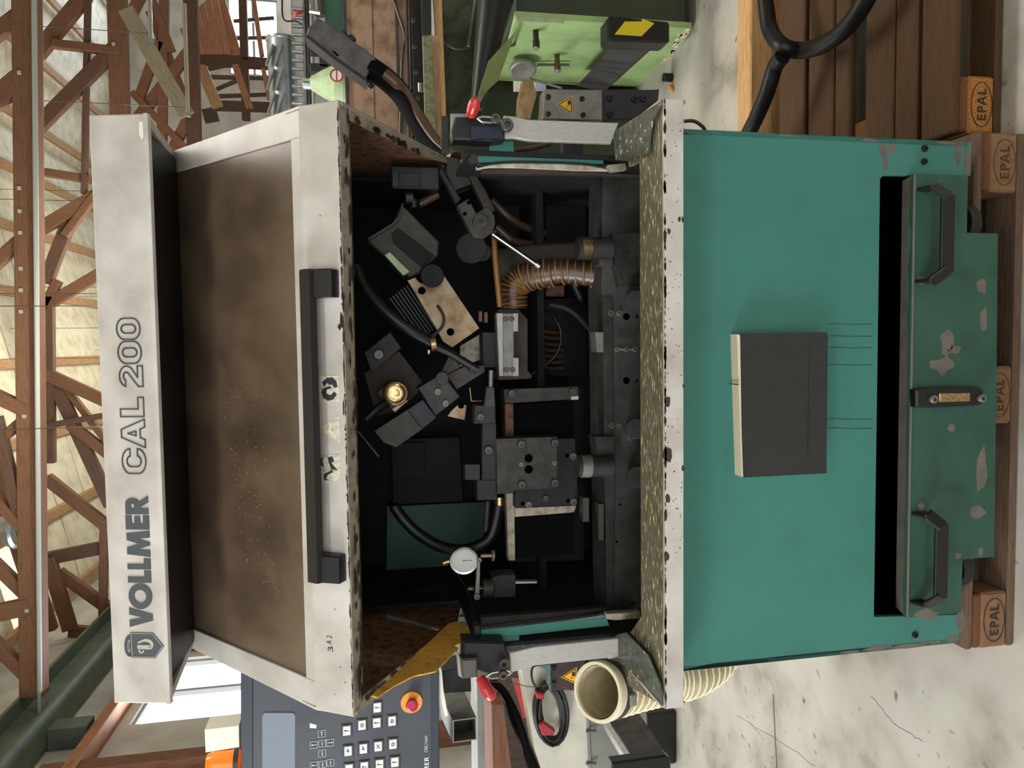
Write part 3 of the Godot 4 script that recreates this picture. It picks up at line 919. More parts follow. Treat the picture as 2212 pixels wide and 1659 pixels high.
	ext(s, pixp([1330, 1372, 1352, 1366, 1400, 1415, 1425, 1475, 1431, 1520, 1330, 1420], Vector3(0, 1.0425, 0), Vector3(0, 1, .02)), .003, Vector3(0, 1, .02), 0)
	add(lg, "flaked_paint", s, M.ledge_flaked)
	s = st()
	for sg in [-1, 1]: ext(s, [Vector3(sg * .626, 1.034, .09), Vector3(sg * .636, 1.041, -.18), Vector3(sg * .636, .95, -.18), Vector3(sg * .626, .98, .09)], .006, Vector3(sg, 0, 0))
	add(lg, "collar_end", s, M.white_dirty)
	s = st()
	bx(s, Vector3(.03, 1.0, -.036), Vector3(1.0, .06, .004), .001)
	add(lg, "inner_flange", s, M.dark_brown)

func machine_hood():
	# ---- fixed header with the lettering
	var n := Vector3(0, .034, .118)
	n = Vector3(0, -(-.178 + .146), .118).normalized()
	n = Vector3(0, .26, .966).normalized()
	var o := Vector3(0, 2.052, -.146)
	var tp := Vector3(0, 2.172, -.178)
	var hx := .6215
	var s := st()
	ext(s, [Vector3(-hx, o.y, o.z), Vector3(hx, o.y, o.z), Vector3(hx, tp.y, tp.z), Vector3(-hx, tp.y, tp.z)], .012, n, .003)
	ext(s, [Vector3(-hx, o.y + .0, o.z), Vector3(hx, o.y, o.z), Vector3(hx, o.y - .002, o.z - .022), Vector3(-hx, o.y - .002, o.z - .022)], .008, Vector3(0, -1, 0), .0)
	var hd := add(G, "header", s, M.white_paint)
	s = st()
	for sg in [-1, 1]:
		ext(s, [Vector3(sg * hx, o.y, o.z - .002), Vector3(sg * hx, tp.y, tp.z), Vector3(sg * hx, 2.17, -.5), Vector3(sg * hx, 2.075, -.47)], .022, Vector3(sg, 0, 0), .002)
	ext(s, [Vector3(-hx, tp.y, tp.z), Vector3(hx, tp.y, tp.z), Vector3(hx, 2.17, -.5), Vector3(-hx, 2.17, -.5)], .01, Vector3(0, 1, 0))
	add(hd, "header_sides", s, M.white_paint)
	s = st()
	ext(s, [Vector3(-.6, 2.066, o.z - .022), Vector3(.6, 2.066, o.z - .022), Vector3(.6, 2.085, -.47), Vector3(-.6, 2.085, -.47)], .01, Vector3(0, -1, 0))
	add(hd, "header_underside", s, M.black_plastic)
	var q := func(x: float, y: float) -> Vector3: return PP(x, y, o + n * .0008, n)
	var up := Vector3(0, n.z, -n.y)
	for l in [["V", 1355, 1312, 279, 331], ["O", 1316, 1260, 277, 330], ["L", 1259, 1232, 276, 327], ["L", 1230, 1206, 275, 326], ["M", 1203, 1146, 273, 325], ["E", 1144, 1113, 271, 323], ["R", 1111, 1071, 270, 321]]:
		solid_letter(hd, l[0], q, l, up)
	for l in [["C", 1023, 970, 263, 316], ["A", 967, 906, 261, 314], ["L", 900, 859, 259, 311], ["2", 835, 791, 257, 309], ["0", 785, 738, 254, 306], ["0", 733, 688, 251, 303]]:
		outline_letter(hd, l[0], q, l, up)
	var lr := st()
	ext(lr, pixp([300, 264, 308, 262, 310, 296, 306, 301, 300, 290], o + n * .0006, n), .0006, n, 0)
	add(hd, "label_residue", lr, M.key_white)
	# crest: shield with a pale rim and initial, a scalloped crown above it
	var sh := st()
	ext(sh, pixp([281, 1366, 330, 1367, 354, 1396, 336, 1422, 284, 1421], o + n * .0012, n), .0012, n, 0)
	var cr := add(hd, "crest", sh, M.ink_grey)
	sh = st()
	var rim := [283, 1368, 329, 1369, 351, 1396, 335, 1419.5, 286, 1419]
	for i in 5:
		var a := PP(rim[i * 2], rim[i * 2 + 1], o + n * .0016, n)
		var b := PP(rim[(i * 2 + 2) % 10], rim[(i * 2 + 3) % 10], o + n * .0016, n)
		bx(sh, (a + b) * .5, Vector3((b - a).length(), .001, .0006), 0, Basis((b - a).normalized(), n.cross((b - a).normalized()), n))
	var go := Vector3(0, 0, 0)
	var glyph := []
	for a in [[296, 1388, 305, 1383, 314, 1380, 325, 1382, 331, 1389, 331, 1397, 325, 1401, 318, 1399, 324, 1396, 325, 1391, 320, 1387, 310, 1386, 300, 1390], [297, 1393, 326, 1394, 330, 1398, 326, 1403, 298, 1402, 296, 1398], [300, 1402, 299, 1408, 304, 1412, 310, 1410, 311, 1406, 307, 1404, 308, 1408, 304, 1409, 303, 1405]]:
		var g := st()
		ext(sh, pixp(a, o + n * .0018, n), .0008, n, 0)
	add(cr, "crest_initial", sh, M.white_paint)
	sh = st()
	for i in 11:
		var a := PI * (i / 10.0)
		var cx := 281 - 9 * sin(a)
		var cy := 1395 + 20 * cos(a)
		ext(sh, disc(PP(cx, cy, o + n * .0014, n), .0042, 10, n), .001, n, 0)
	ext(sh, pixp([281, 1376, 277, 1380, 274, 1390, 274, 1402, 277, 1410, 282, 1414], o + n * .0012, n), .001, n, 0)
	add(cr, "crest_crown", sh, M.ink_grey)
	sh = st()
	for i in 9:
		var a := PI * ((i + 1) / 10.0)
		var p1 := PP(281 - 1.5 * sin(a), 1395 + 9 * cos(a), o + n * .0022, n)
		var p2 := PP(281 - 7 * sin(a), 1395 + 15 * cos(a), o + n * .0022, n)
		bx(sh, (p1 + p2) * .5, Vector3((p2 - p1).length(), .0011, .0006), 0, Basis((p2 - p1).normalized(), n.cross((p2 - p1).normalized()), n))
	add(cr, "crown_ray", sh, M.white_paint)
	# ---- the hood, swung up about its rear edge
	s = st()
	ext(s, [H(-hx, .002, .004), H(hx, .002, .004), H(hx, .094, .004), H(-hx, .094, .004)], .01, HF, .002)
	var top := [.594, -.169]
	var sn := (HU * .169 + HF * .5).normalized()
	var sl := func(x: float, k: float) -> Vector3: return H(x, lerpf(.094, .62, k), lerpf(.004, -.178, k))
	for sg in [-1, 1]:
		ext(s, [sl.call(sg * hx, 0.0), sl.call(sg * (hx - .062), 0.0), sl.call(sg * (hx - .052), 1.0), sl.call(sg * hx, 1.0)], .008, sn, .0015)
	ext(s, [sl.call(-.56, 0.0), sl.call(.56, 0.0), sl.call(.56, .055), sl.call(-.56, .055)], .008, sn, .001)
	var hood := add(G, "hood", s, M.white_paint)
	s = st()
	var pn := sn * -.004
	ext(s, [sl.call(-.565, .04) + pn, sl.call(.565, .04) + pn, sl.call(.572, 1.0) + pn, sl.call(-.572, 1.0) + pn], .006, sn, 0)
	var pane := add(hood, "window_pane", s, M.smoked_pane)
	var sp := []
	var rg := RandomNumberGenerator.new()
	rg.seed = 9
	for i in 90:
		var k := rg.randf_range(.25, .55)
		var x := -.05 - rg.randf_range(-.1, .35) * 1.0
		sp.append([sl.call(x, k + (x + .2) * .25), rg.randf_range(.0005, .0013), rg.randf_range(.0004, .0022)])
	flakes(hood, "spatter", "spatter", sp, 4, sn)
	# cheeks: white outside, rusty inside, with a turned-in flange along the lower edge
	for sg in [-1, 1]:
		var ck := [[.0, .0], [.0, -.5], [.06, -.66], [.6, -.60], [.62, -.178], [.094, .004]]
		var a := []
		var b := []
		for p in ck:
			a.append(H(sg * hx, p[0], p[1]))
			b.append(H(sg * (hx - .0085), p[0] + .001, p[1]))
		s = st()
		ext(s, a, .008, Vector3(sg, 0, 0), .001)
		add(hood, "cheek", s, M.white_paint)
		s = st()
		ext(s, b, .002, Vector3(-sg, 0, 0), 0)
		add(hood, "cheek_lining", s, M.rust_brown)
		s = st()
		ext(s, [H(sg * hx, 0, -.005), H(sg * (hx - .03), 0, -.03), H(sg * (hx - .024), 0, -.40), H(sg * (hx - .012), 0, -.5), H(sg * hx, 0, -.5)], .003, -HU, 0)
		add(hood, "cheek_flange", s, M.white_inner)
	s = st()
	ext(s, [H(-hx, 0, .004), H(hx, 0, .004), H(hx - .03, 0, -.03), H(-hx + .03, 0, -.03)], .003, -HU, 0)
	add(hood, "lower_flange", s, M.white_inner)
	s = st()
	ext(s, [H(-hx + .03, 0.004, -.03), H(hx - .03, 0.004, -.03), H(hx - .03, .03, -.034), H(-hx + .03, .03, -.034)], .003, -HF, 0)
	ext(s, [H(-hx + .03, 0.001, -.012), H(hx - .02, 0.001, -.012), H(hx - .03, .001, -.036), H(-hx + .03, .001, -.036)], .003, -HU, 0)
	add(hood, "rusty_seam", s, M.rust_dark)
	# ragged paint on the hood's lower edge
	var fl := []
	for i in 130:
		var x := rg.randf_range(-.615, .615)
		fl.append([H(x, .002 + .002 * rg.randf(), .0042), .003 + .012 * pow(rg.randf(), 2.0), .0007 + .0022 * pow(rg.randf(), 3.0)])
	var stain := []
	for k in [[742, 655, .020, .003], [738, 690, .016, .005], [733, 706, .007, .004], [744, 730, .02, .002], [741, 640, .01, .004], [743, 800, .03, .0016], [742, 880, .02, .002], [744, 560, .015, .0018]]: stain.append([PP(k[0], k[1], H(0, 0, .0046), HF), k[2], k[3]])
	flakes(hood, "rust_stain", "rust_dark", stain, 31, HF)
	for k in [[-.40, .04], [-.48, .05], [-.52, .03], [-.58, .045], [.4, .05], [-.55, .02]]: fl.append([H(k[0], k[1], .0042), .0014, .0014])
	flakes(hood, "paint_chip", "chip_dark", fl, 12, HF)
	fl = []
	for i in 80:
		var x := rg.randf_range(-.6, .6)
		fl.append([H(x, -.0034, -.006 - .024 * rg.randf()), .006 + .022 * rg.randf(), .0015 + .003 * rg.randf()])
	for i in 16:
		var f := -.03 - .30 * rg.randf()
		fl.append([H(.594 + .006 * rg.randf(), -.0034, f), .004 + .006 * rg.randf(), .012])
	for i in 26: fl.append([H(-.596 - .004 * rg.randf(), -.0034, -.03 - .3 * rg.randf()), .004 + .004 * rg.randf(), .012])
	flakes(hood, "rust_patch", "rust_dark", fl, 15, -HU)
	# grab bar
	s = st()
	for e in [[.236, .292], [-.336, -.280]]:
		var xa: float = e[0]
		var xb: float = e[1]
		ext(s, [H(xb, .010, .006), H(xb, .010, .03), H(xb, .062, .036), H(xb, .082, .022), H(xb, .078, .006)], xb - xa, Vector3.RIGHT, .003)
	ext(s, [H(.292, .046, .03), H(.292, .052, .044), H(.292, .078, .040), H(.292, .084, .022), H(.292, .06, .018)], .628, Vector3.RIGHT, .003)
	var hb := add(hood, "grab_bar", s, M.black_plastic)
	var scr := []
	for i in 30: scr.append([H(rg.randf_range(-.1, .2), .113 - .028 * rg.randf(), .0515), .0012, .0012])
	# stickers and marks on the front strip
	var F := func(x: float, y: float) -> Vector3: return PP(x, y, H(0, 0, .0046), HF)
	var stick := [[684, 813, 731, 811, 733, 868, 684, 869], [690, 928, 733, 898, 735, 957], [685, 983, 733, 981, 735, 1041, 688, 1043]]
	var prints := [[[[696, 826, 706, 816, 718, 815, 727, 824, 729, 836, 722, 838, 716, 828, 706, 828, 700, 836]], [[700, 838, 694, 846, 698, 858, 708, 866, 720, 863, 728, 852, 722, 846, 714, 854, 705, 850, 706, 842, 716, 838, 714, 834]], [[712, 818, 720, 822, 716, 832, 708, 830]]], [[[712, 918, 716, 915, 715, 930, 722, 940, 716, 942, 710, 930]]], [[[708, 988, 718, 986, 722, 996, 716, 1000, 726, 1012, 730, 1016, 716, 1014, 710, 1000]], [[716, 1014, 720, 1020, 708, 1026, 704, 1034, 712, 1038, 700, 1036, 700, 1024, 712, 1018]], [[690, 990, 700, 988, 696, 994, 700, 1010, 692, 1004]]]]
	for i in 3:
		s = st()
		var a := []
		for k in range(0, stick[i].size(), 2): a.append(F.call(stick[i][k], stick[i][k + 1]))
		ext(s, a, .0004, HF, 0)
		var sk := add(hood, "warning_sticker", s, M.sticker)
		s = st()
		for g in prints[i]:
			a = []
			for k in range(0, g[0].size(), 2): a.append(F.call(g[0][k], g[0][k + 1]) + HF * .0004)
			ext(s, a, .0003, HF, 0)
		add(hood, "sticker_print", s, M.pad_side if i == 1 else M.ink)
	for k in [["3", 719, 1409, 708, 1397], ["A", 716, 1392, 705, 1383], ["2", 717, 1379, 706, 1373]]:
		var a: Vector3 = F.call(k[1], k[2])
		var b: Vector3 = F.call(k[3], k[4])
		words(hood, "handwriting", k[0], "ink", font(false), a, Vector3.RIGHT, HU, maxf(.004, b.x - a.x), (b - a).dot(HU), .0004)
	# torn yellow plastic apron on the far cheek's flange
	s = st()
	var ya := []
	var yp := [803, 1502, 860, 1449, 920, 1393, 968, 1347, 986, 1342, 1034, 1374, 1012, 1386, 992, 1390, 980, 1394, 990, 1399, 966, 1425, 940, 1450, 893, 1460, 850, 1482, 815, 1506]
	for i in range(0, yp.size(), 2): ya.append(PX(yp[i], yp[i + 1], -.578))
	ext(s, ya, .003, Vector3(1, 0, 0), .0005)
	add(hood, "torn_apron", s, M.yellow_flap)

func outline_letter(hd: Node, ch: String, q: Callable, l: Array, up: Vector3):
	# an outlined letter: stroke polygons drawn as thin bars round the glyph's edge
	var a: Vector3 = q.call(l[4], l[1])
	var b: Vector3 = q.call(l[3], l[2])
	var w := b.x - a.x
	var h := (b - a).dot(up)
	var n := Vector3.RIGHT.cross(up)
	var loops := []
	var arc := func(cx: float, cy: float, rx: float, ry: float, a0: float, a1: float, k: int) -> Array:
		var r := []
		for i in k + 1:
			var t := deg_to_rad(lerpf(a0, a1, float(i) / k))
			r.append(Vector2(cx + cos(t) * rx, cy + sin(t) * ry))
		return r
	match ch:
		"0":
			loops = [arc.call(.5, .68, .5, .32, 0, 180, 12) + arc.call(.5, .32, .5, .32, 180, 360, 12), arc.call(.5, .63, .2, .18, 0, 180, 10) + arc.call(.5, .37, .2, .18, 180, 360, 10)]
		"C":
			loops = [[Vector2(1, .66), Vector2(.7, .66)] + arc.call(.5, .62, .22, .18, 10, 180, 8) + arc.call(.5, .38, .22, .18, 180, 350, 8) + [Vector2(1, .34)] + arc.call(.5, .32, .5, .32, 360, 180, 12) + arc.call(.5, .68, .5, .32, 180, 0, 12)]
		"A":
			loops = [[Vector2(0, 0), Vector2(.28, 0), Vector2(.35, .2), Vector2(.65, .2), Vector2(.72, 0), Vector2(1, 0), Vector2(.64, 1), Vector2(.36, 1)], [Vector2(.42, .38), Vector2(.58, .38), Vector2(.5, .72)]]
		"L":
			loops = [[Vector2(0, 0), Vector2(1, 0), Vector2(1, .24), Vector2(.4, .24), Vector2(.4, 1), Vector2(0, 1)]]
		"2":
			loops = [[Vector2(0, 0), Vector2(1, 0), Vector2(1, .22), Vector2(.44, .22)] + arc.call(.5, .68, .5, .32, -40, 168, 14) + [Vector2(.3, .74)] + arc.call(.5, .7, .2, .13, 160, -30, 8) + [Vector2(0, .2)]]
	var s := st()
	for lp in loops:
		for i in lp.size():
			var p: Vector2 = lp[i]
			var r: Vector2 = lp[(i + 1) % lp.size()]
			var wa := a + Vector3.RIGHT * (p.x * w) + up * (p.y * h)
			var wb := a + Vector3.RIGHT * (r.x * w) + up * (r.y * h)
			if (wb - wa).length() < 1e-5: continue
			var x := (wb - wa).normalized()
			bx(s, (wa + wb) * .5, Vector3((wb - wa).length() + .002, .0032, .0008), 0, Basis(x, n.cross(x), n))
	add(hd, "letter_outline", s, M.ink_grey)

func solid_letter(hd: Node, ch: String, q: Callable, l: Array, up: Vector3):
	# heavy block lettering, each glyph one or more flat outlines in its own box
	var a: Vector3 = q.call(l[4], l[1])
	var b: Vector3 = q.call(l[3], l[2])
	var w := b.x - a.x
	var h := (b - a).dot(up)
	var n := Vector3.RIGHT.cross(up)
	var g := {
		"V": [[0, 1, .36, 1, .5, .42, .64, 1, 1, 1, .66, 0, .34, 0]], "L": [[0, 0, 1, 0, 1, .29, .5, .29, .5, 1, 0, 1]],
		"M": [[0, 0, .27, 0, .3, .5, .43, 0, .57, 0, .7, .5, .73, 0, 1, 0, .9, 1, .64, 1, .5, .5, .36, 1, .1, 1]],
		"E": [[0, 0, 1, 0, 1, .26, .45, .26, .45, .38, .95, .38, .95, .62, .45, .62, .45, .74, 1, .74, 1, 1, 0, 1]],
		"R": [[0, 0, .34, 0, .34, .32, .36, .36, .64, 0, 1, 0, .7, .4, .82, .48, .88, .62, .34, .62, .34, .55, 0, .55], [0, .55, .34, .55, .34, .76, 0, .76], [.56, .6, .88, .6, .88, .75, .56, .75], [0, .75, .88, .75, .83, .88, .74, .96, .6, 1, 0, 1]],
	}
	var s := st()
	if ch == "O":
		for i in 40:
			var c0 := Vector2(cos(TAU * i / 40), sin(TAU * i / 40))
			var c1 := Vector2(cos(TAU * (i + 1) / 40), sin(TAU * (i + 1) / 40))
			var at := func(c: Vector2, r: float) -> Vector3: return a + Vector3.RIGHT * (w * (.5 + c.x * r)) + up * (h * (.5 + c.y * r)) + n * .001
			quad(s, at.call(c0, .5), at.call(c1, .5), at.call(c1, .25), at.call(c0, .25), n)
			quad(s, at.call(c0, .5), at.call(c1, .5), at.call(c1, .5) - n * .002, at.call(c0, .5) - n * .002, (Vector3.RIGHT * c0.x + up * c0.y))
	else:
		for o in g[ch]:
			var pts := []
			for i in range(0, o.size(), 2): pts.append(a + Vector3.RIGHT * (w * o[i]) + up * (h * o[i + 1]) + n * .001)
			ext(s, pts, .002, n, 0)
	add(hd, "letter", s, M.ink_grey)

# ---------------------------------------------------------------- the mechanism seen through the opened hood
func machine_inside():
	K = 1.8
	var z := -.55
	# linings and the bed
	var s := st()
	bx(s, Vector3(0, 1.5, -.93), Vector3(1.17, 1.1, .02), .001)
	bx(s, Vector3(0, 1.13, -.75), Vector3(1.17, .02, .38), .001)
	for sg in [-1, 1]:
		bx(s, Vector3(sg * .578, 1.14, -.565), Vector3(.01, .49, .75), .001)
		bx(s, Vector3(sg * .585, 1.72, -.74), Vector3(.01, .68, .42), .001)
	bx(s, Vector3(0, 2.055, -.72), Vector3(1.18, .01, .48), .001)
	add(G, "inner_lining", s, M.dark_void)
	s = st()
	ext(s, pix([1302, 372, 1420, 372, 1420, 1350, 1312, 1350, 1300, 640], -.33), .12)
	var bed := add(G, "machine_bed", s, M.bed_cast)
	s = st()
	ext(s, pix([1301, 640, 1322, 640, 1328, 1040, 1326, 1345, 1311, 1345], -.325), .004)
	add(bed, "bed_edge", s, M.dark_grey)
	pl(bed, "stop_block", "steel_dull", -.29, .05, [1286, 717, 1304, 717, 1304, 761, 1290, 761])
	pl(bed, "stop_block", "dark_grey", -.29, .05, [1284, 943, 1328, 943, 1328, 983, 1290, 983])
	pl(bed, "riser_block", "bed_cast", -.28, .05, [1295, 524, 1324, 524, 1324, 572, 1295, 572])
	pl(bed, "riser_block", "dark_grey", -.28, .05, [1299, 983, 1326, 983, 1326, 1031, 1299, 1031])
	pl(bed, "side_cheek", "dark_grey", -.3, .06, [1322, 505, 1400, 500, 1400, 610, 1340, 620, 1328, 572])
	holes(bed, [1353, 684, 1353, 822], -.33, .0055)
	holes(bed, [1376, 684, 1376, 822, 1318, 1158, 1332, 1170, 1340, 1090], -.33, .002)
	for q in [[1318, 676], [1336, 676], [1319, 919], [1336, 919], [1361, 945], [1358, 612]]: screw(bed, P(q[0], q[1], -.33), .0045, "steel_dull")
	for q in [[1374, 649], [1374, 926], [1376, 1030]]:
		s = st()
		cyl(s, P(q[0], q[1], -.33), P(q[0], q[1], -.27), .015, 24)
		add(bed, "hub", s, M.dark_cast)
	rod(bed, "pull_rod", "steel_dull", [P(1331, 754, -.31), P(1372, 754, -.31)], .0024)
	for q in [1332, 1352, 1371]: screw(bed, P(q, 754, -.31), .0042, "steel_dull")
	for q in [[536, "brass"], [1007, "steel_dull"]]:
		s = st()
		cyl(s, P(1322, q[0], -.25), P(1247, q[0], -.25), .0148, 24)
		var r := add(bed, "guide_roller", s, M.dark_cast)
		s = st()
		cyl(s, P(1276, q[0], -.25), P(1254, q[0], -.25), .0158, 24)
		add(r, "roller_band", s, M[q[1]])
	pl(bed, "clip", "steel_dark", -.32, .03, [1293, 1088, 1305, 1088, 1305, 1168, 1293, 1168])
	pl(bed, "clip", "steel_dark", -.36, .03, [1259, 1075, 1273, 1075, 1273, 1128, 1259, 1128])
	# cross slide with two bellows, cream rail and end bars
	var sl := thing_part("cross_slide")
	var back := pl(sl, "slide_back", "back_dark", -.62, .06, [1088, 838, 1262, 836, 1262, 1210, 1100, 1215])
	for bl in [[[1111, 870, 1240, 867, 1242, 946, 1111, 948], 11], [[1113, 1118, 1240, 1110, 1244, 1198, 1113, 1206], 11]]:
		var a: Array = bl[0]
		s = st()
		var k: int = bl[1]
		for i in k:
			var t := (i + .5) / k
			var u0 := P(a[0], lerpf(a[1], a[7], t), -.5)
			var u1 := P(a[2], lerpf(a[3], a[5], t), -.5)
			var w := absf(P(a[0], a[1], -.5).x - P(a[0], a[7], -.5).x) / k * .5
			var zz := Vector3(0, 0, .012)
			var dx := Vector3(w, 0, 0)
			quad(s, u0 - dx - zz, u1 - dx - zz, u1 + zz, u0 + zz, Vector3(-.8, 0, .6))
			quad(s, u0 + dx - zz, u1 + dx - zz, u1 + zz, u0 + zz, Vector3(.8, 0, .6))
			tri(s, u0 - dx - zz, u0 + dx - zz, u0 + zz, Vector3.UP)
			tri(s, u1 - dx - zz, u1 + dx - zz, u1 + zz, Vector3.DOWN)
		add(sl, "bellows", s, M.black_rubber, "black pleated bellows")
	pl(sl, "cream_rail", "rust_brown", -.5, .03, [1091, 872, 1109, 872, 1110, 946, 1092, 946], "rust-stained end of rail")
	pl(sl, "cream_rail", "cream_bar", -.495, .03, [1093, 1066, 1111, 1064, 1113, 1211, 1098, 1211], "clean end of rail")
	pl(sl, "end_bar", "cream_bar", -.485, .03, [1113, 1098, 1246, 1092, 1240, 1107, 1113, 1117])
	var eb := pl(sl, "end_bar", "dark_grey", -.47, .05, [1088, 841, 1250, 835, 1250, 862, 1108, 871, 1090, 871])
	for q in [[1104, 850], [1236, 846]]: screw(eb, P(q[0], q[1], -.47), .0065)
	pl(eb, "tag_plate", "cream_bar", -.466, .002, [1234, 856, 1250, 855, 1250, 863, 1234, 864])
	var bp := pl(sl, "saddle_plate", "dark_cast", -.46, .05, [1113, 950, 1242, 947, 1250, 1090, 1113, 1097])
	for q in [[1141, 1089], [1238, 1083], [1237, 985]]: screw(bp, P(q[0], q[1], -.46), .006, "steel_dull")
	holes(bp, [1129, 1088, 1225, 984, 1227, 1082], -.46, .0035)
	screw(bp, P(1178, 1076, -.46), .006, "steel_dark")
	var cp := pl(sl, "clamp_plate", "dark_grey", -.40, .05, [1070, 948, 1204, 943, 1205, 1056, 1112, 1060, 1108, 1066, 1070, 1068])
	for q in [[1125, 959], [1197, 956], [1126, 1046], [1197, 1042]]: screw(cp, P(q[0], q[1], -.40), .0068, "steel_dark")
	holes(cp, [1142, 990, 1142, 1014], -.40, .0068)
	for q in [[1125, 1003], [1197, 1000]]: screw(cp, P(q[0], q[1], -.402), .0034, "steel")
	# feed finger column
	var fc := thing_part("feed_column")
	pl(fc, "column_bar", "dark_cast", -.40, .04, [1042, 914, 1072, 914, 1074, 1037, 1040, 1037])
	var fb := pl(fc, "finger_block", "dark_cast", -.37, .05, [1026, 876, 1070, 876, 1071, 914, 1024, 916])
	screw(fb, P(1037, 900, -.37), .006)
	screw(fc, P(1054, 972, -.40), .007)
	pl(fc, "feed_finger", "dark_grey", -.36, .02, [1051, 836, 1068, 836, 1070, 878, 1060, 880, 1046, 878])
	rod(fc, "finger_rod", "steel_dull", [P(1061, 800, -.37), P(1060, 838, -.37)], .0035)
	pl(fc, "side_block", "dark_cast", -.38, .05, [1004, 1003, 1037, 1003, 1037, 1037, 1004, 1037])
	pl(fc, "base_block", "dark_cast", -.40, .06, [1030, 1037, 1074, 1037, 1074, 1080, 1031, 1081])
	rod(fc, "bent_wire", "brass", [P(1015, 838, -.4), P(1018, 866, -.4), P(1041, 866, -.4)], .0012, 6)
	# upper measuring bracket on its brown casting, corrugated drain and amber feed tube
	var br := thing_part("probe_bracket")
	pl(br, "bracket_casting", "dark_brown", -.45, .1, [1076, 668, 1120, 668, 1140, 690, 1140, 800, 1150, 812, 1146, 818, 1078, 821, 1074, 812])
	var bk := pl(br, "bracket_face", "steel", -.42, .03, [1072, 676, 1120, 676, 1120, 716, 1110, 717, 1110, 772, 1121, 773, 1121, 813, 1078, 813])
	pl(bk, "bracket_rib", "steel_dull", -.417, .004, [1086, 677, 1108, 677, 1108, 812, 1087, 812])
	for q in [[1092, 689], [1105, 689], [1093, 799], [1107, 799]]: screw(bk, P(q[0], q[1], -.417), .0042)
	s = st()
	var hp := spline([P(1110, 668, -.52), P(1109, 628, -.52), P(1128, 603, -.51), P(1170, 592, -.48), P(1225, 588, -.45), P(1296, 596, -.42)], 14)
	var rr := []
	for i in hp.size(): rr.append((.037 if i < 50 else .031) + (.0026 if i % 2 == 0 else -.002))
	tube(s, hp, rr, 18)
	var cdr := add(G, "corrugated_drain", s, M.hose_brown)
	s = st()
	helix(s, hp, 1.0, rr, 24.0, .0032, 480)
	add(cdr, "drain_coil", s, M.hose_coil_amber)
	rod(G, "amber_tube", "amber", spline([P(1066, 500, -.46), P(1070, 560, -.45), P(1080, 664, -.44)], 8), .0046)
	s = st()
	tube(s, [P(1072, 574, -.60), P(1150, 563, -.57), P(1230, 552, -.52), P(1296, 546, -.48)], [.047, .045, .036, .024], 20)
	add(G, "mesh_sleeve", s, M.sleeve_grey)
	# back panels, terminal and cables
	pl(G, "back_plate", "back_dark", -.78, .02, [1138, 650, 1266, 640, 1266, 815, 1200, 812, 1138, 800])
	pl(G, "back_plate", "back_dark", -.8, .02, [1060, 437, 1177, 437, 1177, 532, 1080, 532])
	pl(G, "back_plate", "back_dark", -.78, .02, [1179, 437, 1265, 440, 1267, 534, 1179, 534])
	pl(G, "back_plate", "back_dark", -.82, .02, [846, 950, 992, 944, 1000, 1083, 850, 1090])
	pl(G, "back_plate", "back_dark", -.8, .03, [846, 958, 917, 956, 917, 1036, 848, 1036])
	pl(G, "splash_panel", "teal_dull", -.86, .02, [836, 1094, 1052, 1084, 1052, 1140, 1012, 1236, 862, 1286, 834, 1250], "teal splash panel deep in the hood")
	pl(G, "terminal_block", "rust_brown", -.7, .03, [1180, 615, 1219, 617, 1219, 640, 1180, 640])
	for k in 7:
		var y := 704 + k * 13
		rod(G, "distributor_pipe", "amber_dark", spline([P(1138, y - 4, -.7), P(1165, y + 6, -.69), P(1186, y + 14, -.71), P(1215, y + 13, -.72)], 5), .0036, 8)
	rod(G, "cable", "black_rubber", spline([P(1164, 664, -.62), P(1196, 684, -.58), P(1212, 722, -.57), P(1200, 768, -.58), P(1150, 808, -.6)], 7), .0026, 8)
	rod(G, "cable", "sleeve_grey", spline([P(1187, 658, -.62), P(1230, 670, -.6), P(1270, 708, -.5), P(1292, 748, -.4), P(1301, 780, -.36)], 7), .0034, 8)
	rod(G, "hose_branch", "amber_dark", spline([P(1062, 432, -.6), P(1095, 464, -.6), P(1130, 488, -.62), P(1176, 504, -.66)], 7), .0065, 10)
	rod(G, "hose_branch", "amber_dark", spline([P(1072, 490, -.58), P(1104, 516, -.58), P(1135, 526, -.6), P(1178, 529, -.64)], 7), .006, 10)
	rod(G, "cable", "black_rubber", spline([P(1240, 610, -.6), P(1262, 660, -.6), P(1300, 720, -.45)], 6), .008, 8)
	# grinding motor, its belt plate and slide
	var mo := thing_part("grinding_motor")
	pl(mo, "motor_case", "olive_cast", -.42, .2, [795, 514, 848, 482, 868, 440, 880, 452, 949, 522, 947, 552, 905, 590, 884, 600, 832, 556, 795, 522], "", .004)
	pl(mo, "motor_cover", "back_dark", -.412, .01, [846, 504, 860, 492, 938, 552, 912, 578, 850, 524])
	pl(mo, "cover_edge", "olive_cast", -.408, .012, [794, 514, 846, 482, 860, 468, 868, 438, 872, 440, 864, 474, 850, 488, 797, 520])
	pl(mo, "terminal_lid", "pale_green", -.40, .02, [831, 551, 842, 544, 885, 587, 871, 595])
	s = st()
	cyl(s, P(934, 596, -.47), P(934, 596, -.38), .0165, 26)
	add(mo, "motor_pulley", s, M.back_dark)
	var cv := pl(mo, "belt_plate", "cover_plate", -.44, .006, [880, 606, 897, 599, 905, 609, 918, 614, 930, 616, 941, 613, 951, 606, 958, 593, 1036, 709, 977, 751, 957, 738, 943, 711], "tan stained metal plate with a round notch")
	holes(cv, [911, 628, 973, 717], -.44, .006)
	s = st()
	for k in 7:
		var f := (k + .5) / 7.0
		var a := P(lerpf(838, 880, f), lerpf(645, 614, f), -.5)
		var b := P(lerpf(905, 944, f), lerpf(735, 710, f), -.5)
		var d := (b - a).normalized()
		bx(s, (a + b) * .5, Vector3((b - a).length(), .007, .02), .003, Basis(d, Vector3(0, 0, 1).cross(d), Vector3(0, 0, 1)))
